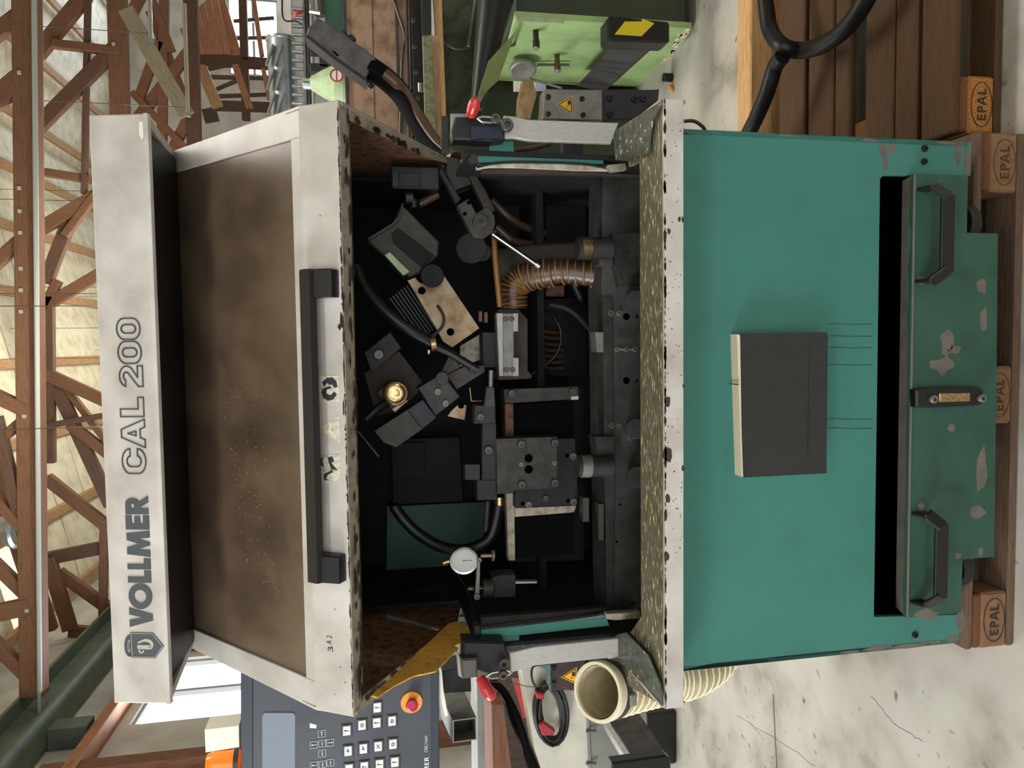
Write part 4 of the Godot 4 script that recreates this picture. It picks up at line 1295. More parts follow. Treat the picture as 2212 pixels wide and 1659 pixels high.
	add(mo, "bellows", s, M.black_rubber)
	pl(mo, "light_plate", "cream_bar", -.6, .01, [994, 747, 1040, 720, 1042, 776, 994, 792])
	rod(mo, "hook", "dark_grey", spline([P(945, 660, -.4), P(958, 682, -.39), P(955, 706, -.39), P(930, 729, -.4)], 6), .0022, 8)
	pl(mo, "spindle_block", "dark_cast", -.47, .06, [1042, 718, 1072, 718, 1074, 794, 1044, 794])
	for q in [[1034, 672], [1046, 674]]: pl(mo, "nut", "amber_dark", -.45, .02, [q[0], q[1], q[0] + 8, q[1], q[0] + 8, q[1] + 23, q[0], q[1] + 23])
	pl(mo, "light_plate", "white_inner", -.62, .01, [946, 812, 984, 770, 994, 792, 968, 826])
	s = st()
	bx(s, P(896, 388, -.43) , Vector3(.058, .125, .06), .005)
	var sb := add(G, "limit_switch", s, M.black_plastic)
	pl(sb, "switch_lid", "dark_cast", -.39, .004, [861, 374, 910, 374, 910, 402, 861, 402])
	s = st()
	cyl(s, P(875, 426, -.43), P(893, 426, -.43), .011)
	cyl(s, P(893, 430, -.43), P(895, 450, -.43), .008)
	add(sb, "cable_gland", s, M.black_plastic)
	# coolant hose with its clip and nozzle
	var ch := rod(G, "coolant_hose", "black_hose", spline([P(768, 575, -.38), P(784, 614, -.37), P(806, 646, -.36), P(848, 686, -.35), P(890, 716, -.35), P(934, 740, -.36)], 8), .0085, 14)
	s = st()
	cyl(s, P(929, 744, -.352), P(942, 742, -.352), .0105, 18)
	bx(s, P(926, 760, -.35), Vector3(.012, .008, .01), .002)
	add(ch, "hose_clip", s, M.brass)
	rod(ch, "nozzle_pipe", "black_plastic", [P(938, 748, -.36), P(972, 763, -.36), P(1032, 799, -.35)], .0055)
	pl(ch, "nozzle_tip", "black_plastic", -.345, .02, [1020, 786, 1034, 792, 1026, 808, 1012, 800])
	# grinding head slide: blocks, spindle boss and bright knob
	var gh := thing_part("grinding_head")
	pl(gh, "head_back", "dark_brown", -.5, .06, [786, 806, 862, 758, 918, 832, 870, 884, 812, 900])
	var hb := pl(gh, "head_block", "dark_cast", -.42, .08, [787, 762, 843, 717, 867, 751, 803, 806])
	screw(hb, P(818, 766, -.42), .008)
	var sq := pl(gh, "knob_plate", "dark_cast", -.41, .03, [814, 848, 845, 820, 882, 866, 853, 894])
	s = st()
	lathe(s, P(854, 849, -.405), Vector3(0, 0, 1), [.032, 0, .0325, .012, .030, .019, .025, .021, .020, .0185, .0165, .019, .016, .010, .0115, .010, .0115, .015, .006, .0155, .006, .009, 0, .009], 32)
	add(sq, "bright_knob", s, M.brass)
	pl(sq, "scale_strip", "cream_bar", -.405, .004, [847, 884, 853, 890, 881, 866, 878, 863])
	var tb := pl(gh, "tool_block", "dark_grey", -.38, .07, [903, 838, 955, 806, 994, 857, 941, 899], "", .002)
	for q in [[945, 846], [962, 871]]: screw(tb, P(q[0], q[1], -.38), .0055, "steel_dull")
	s = st()
	cyl(s, P(955, 817, -.385), P(955, 817, -.365), .0092)
	add(tb, "round_lug", s, M.dark_grey)
	pl(gh, "tool_block", "blue_black", -.385, .07, [880, 885, 913, 863, 943, 902, 913, 927])
	pl(gh, "tool_block", "olive_cast", -.39, .09, [808, 931, 880, 885, 913, 927, 856, 967, 829, 957])
	var wp := pl(gh, "drilled_lug", "cover_plate", -.43, .005, [977, 885, 994, 870, 1008, 876, 1004, 908, 966, 899])
	holes(wp, [996, 876], -.43, .005)
	pl(gh, "link_arm", "dark_cast", -.37, .02, [955, 800, 975, 758, 989, 766, 964, 806])
	pl(gh, "link_arm", "dark_grey", -.4, .02, [964, 810, 1012, 787, 1046, 790, 1048, 803, 987, 842])
	rod(gh, "cable", "black_rubber", spline([P(790, 905, -.38), P(812, 885, -.38), P(838, 868, -.4)], 5), .006, 10)
	rod(gh, "rod", "steel_dark", [P(774, 932, -.5), P(818, 986, -.5)], .002, 8)
	# extraction arm's inner end: forked bars, hub, bolt
	var ea := thing_part("swing_fork")
	pl(ea, "fork_head", "dark_grey", -.42, .08, [966, 338, 988, 342, 1006, 366, 1018, 398, 982, 412, 964, 374])
	pl(ea, "fork_bar", "dark_grey", -.41, .03, [1010, 374, 1025, 372, 1050, 412, 1070, 456, 1051, 463])
	pl(ea, "fork_bar", "dark_cast", -.41, .03, [944, 366, 954, 364, 975, 397, 996, 431, 985, 440, 966, 402])
	var fp := pl(ea, "hub_plate", "dark_grey", -.39, .03, [987, 444, 1012, 429, 1029, 461, 1051, 447, 1062, 456, 1069, 469, 1070, 484, 1063, 503, 1046, 515, 1023, 515])
	holes(fp, [1012, 438, 1004, 462], -.39, .003)
	s = st()
	lathe(s, P(1037, 480, -.39), Vector3(0, 0, 1), [.0205, 0, .0205, .006, .019, .0075, .005, .0075, .005, .001, 0, .001], 26)
	add(fp, "hub_cap", s, M.dark_grey)
	rod(ea, "tie_bolt", "chrome", [P(1064, 506, -.4), P(1158, 572, -.38)], .0036, 12)
	s = st()
	lathe(s, P(1157, 571, -.38), P(1166, 578, -.379) - P(1157, 571, -.38), [0, 0, .0125, 0, .0125, .012, 0, .012], 6)
	add(ea, "bolt_head", s, M.chrome)
	s = st()
	cyl(s, P(1018, 536, -.5), P(1018, 536, -.42), .022, 26)
	cyl(s, P(1042, 545, -.52), P(1042, 545, -.44), .013, 26)
	add(ea, "wheel_boss", s, M.back_dark)
	rod(ea, "grease_pipe", "amber_dark", [P(905, 442, -.46), P(946, 420, -.46)], .006, 8)
	# lower coolant hose and brass union
	var lh := rod(G, "coolant_hose", "black_hose", spline([P(850, 1092, -.5), P(872, 1122, -.5), P(902, 1152, -.49), P(945, 1178, -.47), P(990, 1188, -.45), P(1030, 1180, -.44), P(1062, 1155, -.44), P(1078, 1090, -.44)], 8), .0085, 14)
	s = st()
	cyl(s, P(1079, 1092, -.44), P(1079, 1072, -.44), .008)
	add(lh, "brass_union", s, M.brass)
	rod(G, "push_rod", "dark_grey", [P(1054, 1082, -.46), P(1050, 1148, -.46)], .004)
	# dial gauge holder
	var cbk := pl(G, "gauge_holder", "dark_cast", -.36, .05, [1063, 1248, 1080, 1242, 1114, 1242, 1114, 1290, 1067, 1291])
	rod(cbk, "plunger", "chrome", [P(1112, 1259, -.38), P(1158, 1258, -.38)], .0052)
	rod(cbk, "clamp_shaft", "chrome", [P(1008, 1272, -.35), P(1066, 1270, -.37)], .005)
	s = st()
	cyl(s, P(1042, 1270, -.37), P(1064, 1270, -.37), .013)
	add(cbk, "knurled_collar", s, M.dark_grey)
	pl(cbk, "gauge_arm", "steel_dull", -.335, .006, [1031, 1206, 1038, 1205, 1036, 1290, 1028, 1293, 1026, 1286])
	screw(cbk, P(1030, 1288, -.334), .005, "steel_dull")
	screw(cbk, P(1035, 1209, -.334), .004, "steel_dull")
	rod(cbk, "thumb_screw", "brass", [P(1038, 1201, -.34), P(1064, 1200, -.34)], .0035)
	s = st()
	cyl(s, P(1062, 1200, -.34), P(1068, 1200, -.34), .008)
	add(cbk, "thumb_head", s, M.steel_dull)
	var dg := thing("dial_gauge", "silver dial gauge with a pale round face in the dark opening", "gauge", P(1000, 1200, -.36))
	s = st()
	var da := Vector3(-.12, .12, 1).normalized()
	var dc := P(1002, 1204, -.365)
	lathe(s, dc, da, [0, 0, .034, 0, .035, .006, .034, .016, .0375, .0165, .0375, .0225, .036, .024, .031, .0235, .0305, .0215], 36)
	add(dg, "case", s, M.chrome)
	s = st()
	ext(s, disc(dc + da * .0218, .0307, 30, da), .001, da, 0)
	var df := add(dg, "dial_face", s, M.dial_face)
	s = st()
	var u := da.cross(Vector3.UP).normalized() * -1.0
	var v := da.cross(u) * -1.0
	if v.y < 0: v = -v
	for i in 40:
		var d := u * cos(TAU * i / 40) + v * sin(TAU * i / 40)
		bx(s, dc + da * .0222 + d * .0272, Vector3(.004 if i % 5 == 0 else .0024, .0005, .0002), 0, Basis(d, da.cross(d), da))
	bx(s, dc + da * .0222 + v * -.009 + u * .001, Vector3(.0012, .025, .0003), 0, Basis(v.cross(da), v, da))
	ext(s, disc(dc + da * .0226, .0016, 12, da), .0006, da, 0)
	add(df, "needle", s, M.ink)
	rod(dg, "stem", "brass", [dc + da * .008 + Vector3(.0, .026, 0), dc + da * .008 + Vector3(-.008, .054, 0)], .004)
	rod(G, "arm_tube", "black_hose", [P(864, 1286, -.55), P(968, 1260, -.45)], .009)
	pl(G, "side_flange", "teal_dull", -.62, .02, [880, 1306, 995, 1288, 995, 1300, 882, 1314])
	pl(G, "side_flange", "teal_dull", -.55, .02, [895, 1336, 1020, 1331, 1020, 1342, 895, 1344])
	rod(G, "gas_strut", "dark_grey", [P(836, 1331, -.25), P(946, 1357, -.32)], .0035, 8)
	K = 1.0
	rod(G, "thin_wire", "black_rubber", spline([P(987, 1237, -.33), P(1013, 1284, -.3), P(1026, 1330, -.26), P(1030, 1352, -.24)], 6), .0009, 6)

func thing_part(called: String) -> Node3D:
	# a part of the machine that has parts of its own
	var o := Node3D.new()
	o.name = called
	G.add_child(o, true)
	return o

# ---------------------------------------------------------------- posts, arms and clamps at both ends of the opening
func machine_sides():
	K = 1.25
	var z := -.2
	var s := st()
	var b := pl(G, "side_post", "teal", z, .03, [1030, 331, 1304, 339, 1304, 354, 1030, 351])
	pl(b, "post_end", "dark_cast", z + .006, .03, [1016, 334, 1030, 331, 1032, 352, 1018, 354, 1011, 346])
	pl(b, "post_lug", "teal", z + .002, .025, [1061, 304, 1110, 305, 1110, 333, 1061, 329])
	pl(b, "post_seal", "white_dirty", z + .004, .012, [1028, 360, 1060, 354, 1120, 352, 1200, 353, 1258, 355, 1320, 366, 1322, 370, 1250, 369, 1120, 363, 1060, 362, 1030, 366])
	rod(b, "seal_bead", "black_rubber", spline([P(1030, 361, z + .01), P(1060, 354, z + .01), P(1120, 350, z + .01), P(1255, 354, z + .01), P(1322, 365, z + .01)], 6), .0024, 8)
	pl(b, "inner_return", "dark_brown", z, .02, [1040, 366, 1120, 364, 1250, 370, 1382, 376, 1382, 380, 1040, 374])
	pl(b, "lower_angle", "white_inner", -.16, .02, [1314, 356, 1352, 352, 1354, 366, 1322, 370])
	b = pl(G, "side_post", "teal", z, .03, [1038, 1358, 1310, 1334, 1317, 1352, 1075, 1378, 1038, 1381])
	pl(b, "post_end", "dark_cast", z + .006, .03, [1026, 1352, 1037, 1353, 1037, 1382, 1026, 1380])
	pl(b, "post_lug", "teal", z + .002, .025, [1075, 1376, 1122, 1373, 1122, 1396, 1075, 1401])
	rod(b, "seal_bead", "black_rubber", spline([P(1038, 1357, z + .012), P(1150, 1346, z + .012), P(1290, 1327, z + .012), P(1372, 1302, z + .0)], 7), .003, 8)
	pl(b, "post_seal", "steel_dull", z + .004, .01, [1038, 1354, 1150, 1342, 1300, 1324, 1312, 1334, 1150, 1350, 1038, 1360])
	pl(b, "lower_angle", "white_inner", -.16, .02, [1310, 1326, 1384, 1322, 1384, 1336, 1330, 1340, 1312, 1338])
	pl(b, "inner_return", "back_dark", z, .02, [1040, 1334, 1250, 1318, 1310, 1312, 1310, 1324, 1040, 1350])
	# guard arms
	var arms := [[[1089, 249, 1110, 251, 1141, 258, 1337, 265, 1320, 310, 1144, 304, 1110, 298, 1090, 298]], [[1102, 1410, 1156, 1397, 1340, 1378, 1340, 1419, 1158, 1438, 1105, 1453]]]
	for a in arms:
		pl(G, "guard_arm", "steel_flat", -.15, .012, a[0], "", .002)
	# toggle clamps with red grips
	var cl := thing_part("toggle_clamp")
	pl(cl, "clamp_plate", "steel", -.17, .012, [974, 245, 1010, 245, 1008, 291, 974, 291])
	pl(cl, "clamp_body", "black_plastic", -.15, .05, [984, 252, 1060, 252, 1090, 256, 1092, 300, 1062, 304, 980, 301, 976, 280], "", .004)
	pl(cl, "clamp_body", "navy_clamp", -.14, .03, [1016, 272, 1086, 270, 1088, 298, 1018, 300])
	toggle_link(cl, [[1030, 256], [1042, 252], [1076, 255], [1082, 260], [1076, 266], [1042, 264]], -.12)
	screw(cl, P(1070, 258, -.115), .009, "steel_dark")
	screw(cl, P(1094, 272, -.135), .012, "steel_dark")
	s = st()
	lathe(s, P(1016, 252, -.12), P(1029, 212, -.09) - P(1016, 252, -.12), [0, 0, .010, .001, .0125, .012, .0135, .026, .012, .036, .008, .043, 0, .046], 18)
	add(cl, "red_grip", s, M.red_plastic)
	pl(G, "hinge_plate", "dark_cast", -.26, .012, [953, 250, 969, 250, 970, 332, 954, 332])
	cl = thing_part("toggle_clamp")
	pl(cl, "clamp_plate", "steel", -.17, .012, [986, 1406, 996, 1424, 1000, 1466, 990, 1460])
	pl(cl, "clamp_body", "black_plastic", -.15, .05, [1000, 1386, 1090, 1388, 1100, 1420, 1097, 1450, 1060, 1458, 1000, 1440], "", .004)
	pl(cl, "clamp_body", "steel_dark", -.13, .03, [996, 1424, 1032, 1422, 1032, 1464, 1000, 1468], "", .004)
	toggle_link(cl, [[1050, 1462], [1062, 1454], [1096, 1448], [1106, 1452], [1098, 1459], [1062, 1466]], -.11)
	screw(cl, P(1086, 1456, -.105), .009, "steel_dark")
	screw(cl, P(1088, 1430, -.13), .01, "steel_dark")
	s = st()
	lathe(s, P(1036, 1462, -.11), P(1064, 1512, -.08) - P(1036, 1462, -.11), [0, 0, .010, .001, .0125, .012, .0145, .03, .0135, .048, .009, .056, 0, .059], 18)
	add(cl, "red_grip", s, M.red_plastic)
	for k in 4:
		s = st()
		var x := 1130 + k * 17
		lathe(s, P(x, 1404, -.26), P(x + 4, 1372, -.26) - P(x, 1404, -.26), [0, 0, .009, 0, .003, .036, 0, .036], 14)
		add(G, "cone_stud", s, M.steel_dull)
	# brackets with hand-crush warning signs
	sign_block([1176, 192, 1301, 194, 1302, 260, 1172, 257], -.5, [1184, 210, 1257, 214, 1184, 247, 1259, 249], [[1203, 226], [1236, 206], [1237, 247]], "steel_dull")
	pl(G, "dark_bracket", "dark_cast", -.52, .03, [1301, 196, 1424, 193, 1418, 252, 1301, 260])
	for q in [[1317, 212], [1318, 248], [1389, 214], [1370, 215]]: screw(G, P(q[0], q[1], -.52), .008, "dark_cast")
	sign_block([1190, 1434, 1300, 1419, 1262, 1490, 1190, 1492], -.5, [1196, 1443, 1267, 1434, 1196, 1476], [[1211, 1463], [1246, 1441], [1247, 1479]], "dark_brown")
	pl(G, "gusset", "chip_green", -.49, .004, [1161, 1438, 1190, 1435, 1191, 1493, 1187, 1493, 1184, 1450])
	for sg in [-1, 1]:
		s = st()
		bx(s, Vector3(sg * .70, 1.03, -.575), Vector3(.24, .06, .03), .003)
		add(G, "bracket_arm", s, M.dark_cast)
	rod(G, "copper_pipe", "amber_dark", spline([P(1108, 325, -.24), P(1150, 320, -.26), P(1186, 312, -.3)], 5), .005)
	rod(G, "thin_wire", "copper_wire", spline([P(1050, 1471, -.1), P(1110, 1476, -.15), P(1150, 1484, -.2), P(1200, 1478, -.3), P(1230, 1490, -.3), P(1258, 1494, -.25)], 6), .0008, 6)
	K = 1.0
	rod(G, "loose_cable", "dark_brown", spline([P(1478, 262, -.1), P(1500, 262, -.1), P(1520, 276, -.1), P(1524, 290, -.15)], 5), .004)

func toggle_link(parent: Node, a: Array, z: float):
	var pts := []
	for q in a: pts.append(P(q[0], q[1], z))
	pts.append(pts[0])
	rod(parent, "link", "chrome", pts, .0022, 8)
func sign_block(outline: Array, z: float, scr: Array, t: Array, m: String):
	var b := pl(G, "sign_bracket", m, z, .06, outline, "", .002)
	for i in range(0, scr.size(), 2): screw(b, P(scr[i], scr[i + 1], z), .006, "dark_cast")
	var cx: float = (t[0][0] + t[1][0] + t[2][0]) / 3.0
	var cy: float = (t[0][1] + t[1][1] + t[2][1]) / 3.0
	for k in [[1.0, "sign_yellow", .0008], [.88, "ink", .0012], [.72, "sign_yellow", .0016]]:
		var a := []
		for q in t: a += [cx + (q[0] - cx) * k[0], cy + (q[1] - cy) * k[0]]
		pl(b, "warning_sign", k[1], z + k[2], .0006, a, "", 0)
	# a crushed hand: palm and bent fingers over a bar
	pl(b, "sign_pictogram", "ink", z + .0022, .0005, [cx + 1, cy - 9, cx + 7, cy - 10, cx + 8, cy - 2, cx + 5, cy + 1, cx + 1, cy - 1], "", 0)
	pl(b, "sign_pictogram", "ink", z + .0022, .0005, [cx + 9, cy + 1, cx + 10.4, cy + 1, cx + 10.4, cy + 11, cx + 9, cy + 11], "", 0)
	pl(b, "sign_pictogram", "ink", z + .0022, .0005, [cx - 2, cy + 2, cx + 3, cy + 3, cx + 3, cy + 4.4, cx - 2, cy + 3.6], "", 0)

# ---------------------------------------------------------------- pad, hose, pallets
func near_things():
	# the dark pad clipped to the teal front
	var t := thing("document_pad", "thick charcoal covered pad with cream page edges fixed on the teal front", "document pad", Vector3(0, .62, .02))
	var s := st()
	ext(s, [Vector3(-.158, .822, .034), Vector3(.154, .834, .034), Vector3(.153, .63, .034), Vector3(-.145, .63, .034), Vector3(-.152, .75, .034)], .034, Vector3(0, 0, 1), .004)
	add(t, "pages", s, M.pad_side)
	s = st()
	var cv := []
	var k := 14
	var bow := func(x: float, y: float) -> float: return .040 + .006 * sin((x + .15) * 9.0) * 0.0 + .010 * maxf(0.0, (-.05 - x) / .1) * maxf(0.0, (.80 - y) * 0.0 + .4)
	for i in k:
		for j in 8:
			var x0 := lerpf(-.157, .156, float(i) / k)
			var x1 := lerpf(-.157, .156, float(i + 1) / k)
			var yt0 := .824 + .006 * float(i) / k
			var yt1 := .824 + .006 * float(i + 1) / k
			var f0 := float(j) / 8
			var f1 := float(j + 1) / 8
			var a := Vector3(x0, lerpf(.624, yt0, f0), bow.call(x0, 0.0))
			var b := Vector3(x1, lerpf(.624, yt1, f0), bow.call(x1, 0.0))
			var c1 := Vector3(x1, lerpf(.624, yt1, f1), bow.call(x1, 0.0))
			var d := Vector3(x0, lerpf(.624, yt0, f1), bow.call(x0, 0.0))
			quad(s, a, b, c1, d, Vector3(0, 0, 1))
			quad(s, a - Vector3(0, 0, .003), b - Vector3(0, 0, .003), c1 - Vector3(0, 0, .003), d - Vector3(0, 0, .003), Vector3(0, 0, -1))
	bx(s, Vector3(0, .6235, .039), Vector3(.30, .002, .003), 0)
	add(t, "cover", s, M.pad_cover)
	s = st()
	bx(s, Vector3(.045, .8335, .018), Vector3(.002, .002, .036), 0)
	add(t, "tie", s, M.ink)
	rod(t, "crease", "black_rubber", [Vector3(.12, .666, .0405), Vector3(.02, .668, .0405), Vector3(-.12, .67, .043)], .0006, 6)
	# wide cream suction hose, its open mouth beside the collar
	t = thing("suction_hose", "wide cream ribbed suction hose with open mouth beside the collar's end", "hose", P(1530, 1440, -.5))
	var hp := spline([P(1293, 1494, -.16), P(1330, 1486, -.2), P(1390, 1472, -.26), P(1440, 1462, -.30), P(1485, 1452, -.33), P(1530, 1428, -.40), P(1560, 1390, -.5)], 10)
	s = st()
	var rr := []
	for i in hp.size(): rr.append(.066 + .0012 * (1 if i % 2 == 0 else -1) - (.0 if i > 6 else .004))
	tube(s, hp, rr, 36, false)
	var inn := []
	for r in rr: inn.append(r - .004)
	tube(s, hp, inn, 36, false)
	add(t, "hose_wall", s, M.hose_cream)
	var d0: Vector3 = (hp[0] - hp[3]).normalized()
	s = st()
	lathe(s, hp[0] - d0 * .02, d0, [.064, 0, .070, 0, .071, .022, .069, .027, .062, .027, .061, .02, .061, 0], 40)
	add(t, "mouth_cuff", s, M.hose_rib)
	s = st()
	lathe(s, hp[0] - d0 * .042, d0, [.0665, 0, .0705, 0, .0705, .016, .0665, .016], 40)
	var cm := add(t, "hose_clamp", s, M.dark_grey_steel)
	s = st()
	bx(s, hp[0] - d0 * .034 + Vector3(.0, -.045, .058), Vector3(.03, .018, .018), .003)
	add(cm, "clamp_screw", s, M.steel_dull)
	s = st()
	helix(s, hp, 8.0, .0675, 21.0, .0028)
	add(t, "hose_coil", s, M.hose_rib)
	# pallet under the machine
	pallet("pallet", "weathered wooden pallet carrying the teal grinding machine, its end block stamped", Vector3(-.655, 0, -.075), 1.30, .78, "pallet_old", true)
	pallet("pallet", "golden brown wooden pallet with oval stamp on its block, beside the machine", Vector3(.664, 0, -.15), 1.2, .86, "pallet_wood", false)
	# the cabinet and beam at the back of the second pallet
	t = thing("timber_beam", "pale squared timber lying on the floor behind the golden pallet", "timber", Vector3(1.4, 0, -1.12))
	beam(t, "beam", Vector3(.5, .1, -1.12), Vector3(2.2, .1, -1.12), .2, .1, "wood_pale")
	t = thing("teal_cabinet", "small dark teal cabinet corner standing on the golden pallet", "cabinet", Vector3(1.5, .144, -.75))
	s = st()
	var c0 := PY(1778, 58, .146)
	var c1 := PY(1878, 2, .146)
	ext(s, [Vector3(c0.x, .146, c0.z), Vector3(c0.x + .02, .146, c1.z + .06), Vector3(c1.x, .146, c1.z), Vector3(2.1, .146, c1.z), Vector3(2.1, .146, c0.z)], .05, Vector3(0, -1, 0))
	add(t, "body", s, M.teal_deep)
	# black hoses over the pallet
	var h := [[[[1640, -160], [1650, -40], [1656, 20], [1664, 66], [1690, 100], [1730, 109], [1778, 96], [1826, 62], [1868, 4], [1890, -60], [1900, -160]], "thick black rubber hose looping over the golden pallet's edge"], [[[1690, 122], [1682, 132], [1672, 150], [1655, 205], [1632, 258], [1610, 300], [1590, 340]], "thick black rubber hose running from the loop down behind the teal machine"]]
	for q in h:
		t = thing("rubber_hose", q[1], "hose", PY(q[0][4][0], q[0][4][1], .2))
		var pts := []
		for p in q[0]: pts.append(PY(p[0], p[1], .30 if p[0] < 1700 else .24))
		rod(t, "hose", "black_hose", spline(pts, 7), .026, 16)

func pallet(called: String, label: String, o: Vector3, w: float, d: float, m: String, old: bool):
	# o is the near lower corner at the smaller x; d goes back
	var t := thing(called, label, "pallet", o)
	var boards := [[0.0, .145], [.17, .10], [.33, .145], [.50, .10], [.66, .145]] if old else [[.0, .118], [.132, .088], [.222, .125], [.42, .075], [.50, .14], [.66, .16]]
	for b in boards:
		if b[0] + b[1] > d: continue
		var zc: float = o.z - b[0] - b[1] * .5
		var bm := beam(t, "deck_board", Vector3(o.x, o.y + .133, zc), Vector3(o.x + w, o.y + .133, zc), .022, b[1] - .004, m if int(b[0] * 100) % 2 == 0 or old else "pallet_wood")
	for zc in [.05, d * .5, d - .07]:
		beam(t, "bottom_board", Vector3(o.x, o.y + .011, o.z - zc), Vector3(o.x + w, o.y + .011, o.z - zc), .022, .1, m)
	for xc in [.0725, w * .5, w - .0725]:
		beam(t, "stringer_board", Vector3(o.x + xc, o.y + .111, o.z - .001), Vector3(o.x + xc, o.y + .111, o.z - d), .022, .14, "pallet_dark", Vector3.RIGHT)
		for zc in [.052, d * .5, d - .07]:
			var s := st()
			bx(s, Vector3(o.x + xc, o.y + .061, o.z - zc), Vector3(.145, .078, .1), .006)
			var bl := add(t, "block", s, (M.pallet_old_end if old else M.pallet_end) if zc < .06 else M.pallet_dark)
			if zc < .06:
				stamp(bl, Vector3(o.x + xc, o.y + .061, o.z - .0015), old and xc > .2)
func stamp(bl: Node, at: Vector3, faint: bool):
	var s := st()
	var k := 40
	for i in k:
		var a := TAU * i / k
		var b := TAU * (i + 1) / k
		var p := at + Vector3(cos(a) * .056, sin(a) * .031, .0004)
		var q := at + Vector3(cos(b) * .056, sin(b) * .031, .0004)
		var x := (q - p).normalized()
		bx(s, (p + q) * .5, Vector3((q - p).length() + .0006, .0022, .0008), 0, Basis(x, Vector3(0, 0, 1).cross(x), Vector3(0, 0, 1)))
	add(bl, "oval_stamp", s, M.pallet_dark if faint else M.chip_dark)
	words(bl, "stamp_lettering", "EPAL", "pallet_dark" if faint else "chip_dark", font(true), at + Vector3(-.040, -.013, 0), Vector3.RIGHT, Vector3.UP, .08, .026, .001)

# ---------------------------------------------------------------- left of the machine
func left_side():
	# operator panel
	var z := -.55
	var t := thing("control_panel", "dark blue-grey operator panel with white symbol keys and a red stop button", "control panel", P(948, 1560, z))
	var s := st()
	var a := P(519, 1300, z)
	var b := P(946, 1300, z)
	ext(s, [Vector3(-1.7, a.y, z), Vector3(-.66, a.y, z), Vector3(-.66, b.y, z), Vector3(-1.7, b.y + .01, z)], .22, Vector3(0, 0, 1), .006)
	add(t, "housing", s, M.panel_navy)
	pl(t, "top_edge", "panel_edge", z + .004, .01, [520, 1420, 546, 1420, 546, 1720, 520, 1720])
	pl(t, "lower_edge", "panel_edge", z + .004, .01, [932, 1400, 948, 1396, 948, 1720, 932, 1720])
	pl(t, "screen", "screen_grey", z + .003, .006, [566, 1546, 572, 1540, 634, 1540, 638, 1546, 638, 1720, 566, 1720])
	s = st()
	for q in [[815, 1529], [782, 1567], [814, 1562], [847, 1558], [749, 1579], [752, 1623], [785, 1618], [817, 1613], [849, 1608], [754, 1662], [787, 1657], [820, 1652], [853, 1647]]:
		var x: float = q[0]
		var y: float = q[1]
		var k := pl(t, "key", "key_frame", z + .003, .006, [x - 12, y - 13, x + 12, y - 15, x + 12, y + 13, x - 12, y + 15])
		pl(k, "key_cap", "key_white", z + .006, .004, [x - 8, y - 9, x + 8, y - 11, x + 8, y + 9, x - 8, y + 11], "", .0008)
		var kind := int(x + y) % 4
		var zz := z + .0066
		match kind:
			0:
				pl(k, "symbol", "print_blue", zz, .0004, [x - 5, y - .8, x + 5, y - .8, x + 5, y + .8, x - 5, y + .8], "", 0)
				pl(k, "symbol", "print_blue", zz, .0004, [x - 6, y, x - 2, y - 2.4, x - 2, y + 2.4], "", 0)
			1:
				s = st()
				lathe(s, P(x, y, zz - .0003), Vector3(0, 0, 1), [.0022, .0004, .0034, .0004, .0034, 0], 18)
				lathe(s, P(x, y, zz - .0003), Vector3(0, 0, 1), [.0046, .0004, .0056, .0004, .0056, 0], 18)
				add(k, "symbol", s, M.print_blue)
			2:
				pl(k, "symbol", "print_blue", zz, .0004, [x - 5, y - 5, x - 3.6, y - 5, x + 4, y + 4, x + 2.6, y + 5], "", 0)
				pl(k, "symbol", "print_blue", zz, .0004, [x - 5, y + 5, x - 3.8, y + 5, x + 4, y - 4, x + 2.8, y - 5], "", 0)
			3:
				pl(k, "symbol", "print_blue", zz, .0004, [x - 4, y - 5, x + 1, y - 5, x + 1, y - 3.6, x - 4, y - 3.6], "", 0)
				pl(k, "symbol", "print_blue", zz, .0004, [x - 4, y, x - 1, y + 3, x + 3, y + 1, x, y - 3], "", 0)
	for q in [[695, 1585, 0], [678, 1609, 1], [696, 1606, 4], [713, 1604, 3], [696, 1627, 2], [679, 1653, 1], [697, 1651, 2], [714, 1647, 4]]:
		var p := P(q[0], q[1], z + .0015)
		s = st()
		for e in [[0, .0095, .02, .0008], [0, -.0095, .02, .0008], [.0095, 0, .0008, .02], [-.0095, 0, .0008, .02]]:
			bx(s, p + Vector3(e[0], e[1], 0), Vector3(e[2], e[3], .001), 0)
		var d: Vector3 = [Vector3.RIGHT, Vector3.UP, Vector3.LEFT, Vector3.DOWN, Vector3.RIGHT][q[2]]
		bx(s, p - d * .001, Vector3(.0014 + absf(d.x) * .009, .0014 + absf(d.y) * .009, .001), 0)
		if q[2] < 4:
			var sd := Vector3(-d.y, d.x, 0)
			tri(s, p + d * .007 + Vector3(0, 0, .0005), p + d * .003 + sd * .003 + Vector3(0, 0, .0005), p + d * .003 - sd * .003 + Vector3(0, 0, .0005), Vector3(0, 0, 1))
		add(t, "arrow_key", s, M.print_pale)
	pl(t, "printed_mark", "key_white", z + .002, .002, [669, 1562, 684, 1566, 683, 1574, 669, 1573])
	s = st()
	lathe(s, P(889, 1516, z), Vector3(0, 0, 1), [.0305, 0, .0305, .005, .029, .006, 0, .006], 36)
	var es := add(t, "stop_collar", s, M.estop_yellow, "round orange-yellow stop collar")
	s = st()
	lathe(s, P(889, 1516, z + .006), Vector3(0, 0, 1), [.011, 0, .011, .016, .0165, .018, .0175, .022, .0165, .027, .010, .029, .009, .0275, 0, .0275], 30)
	add(es, "stop_button", s, M.estop_red, "red mushroom stop button")
	words(t, "lettering", "VOLLMER", "print_pale", font(true), Vector3(P(926, 1634, z).x - .098, P(926, 1640, z).y, z + .0008), Vector3.RIGHT, Vector3.UP, .098, .0125, .001)
	words(t, "lettering", "CNC/com", "print_pale", font(false), P(924, 1624, z + .0008), Vector3.RIGHT, Vector3.UP, .048, .009, .001)
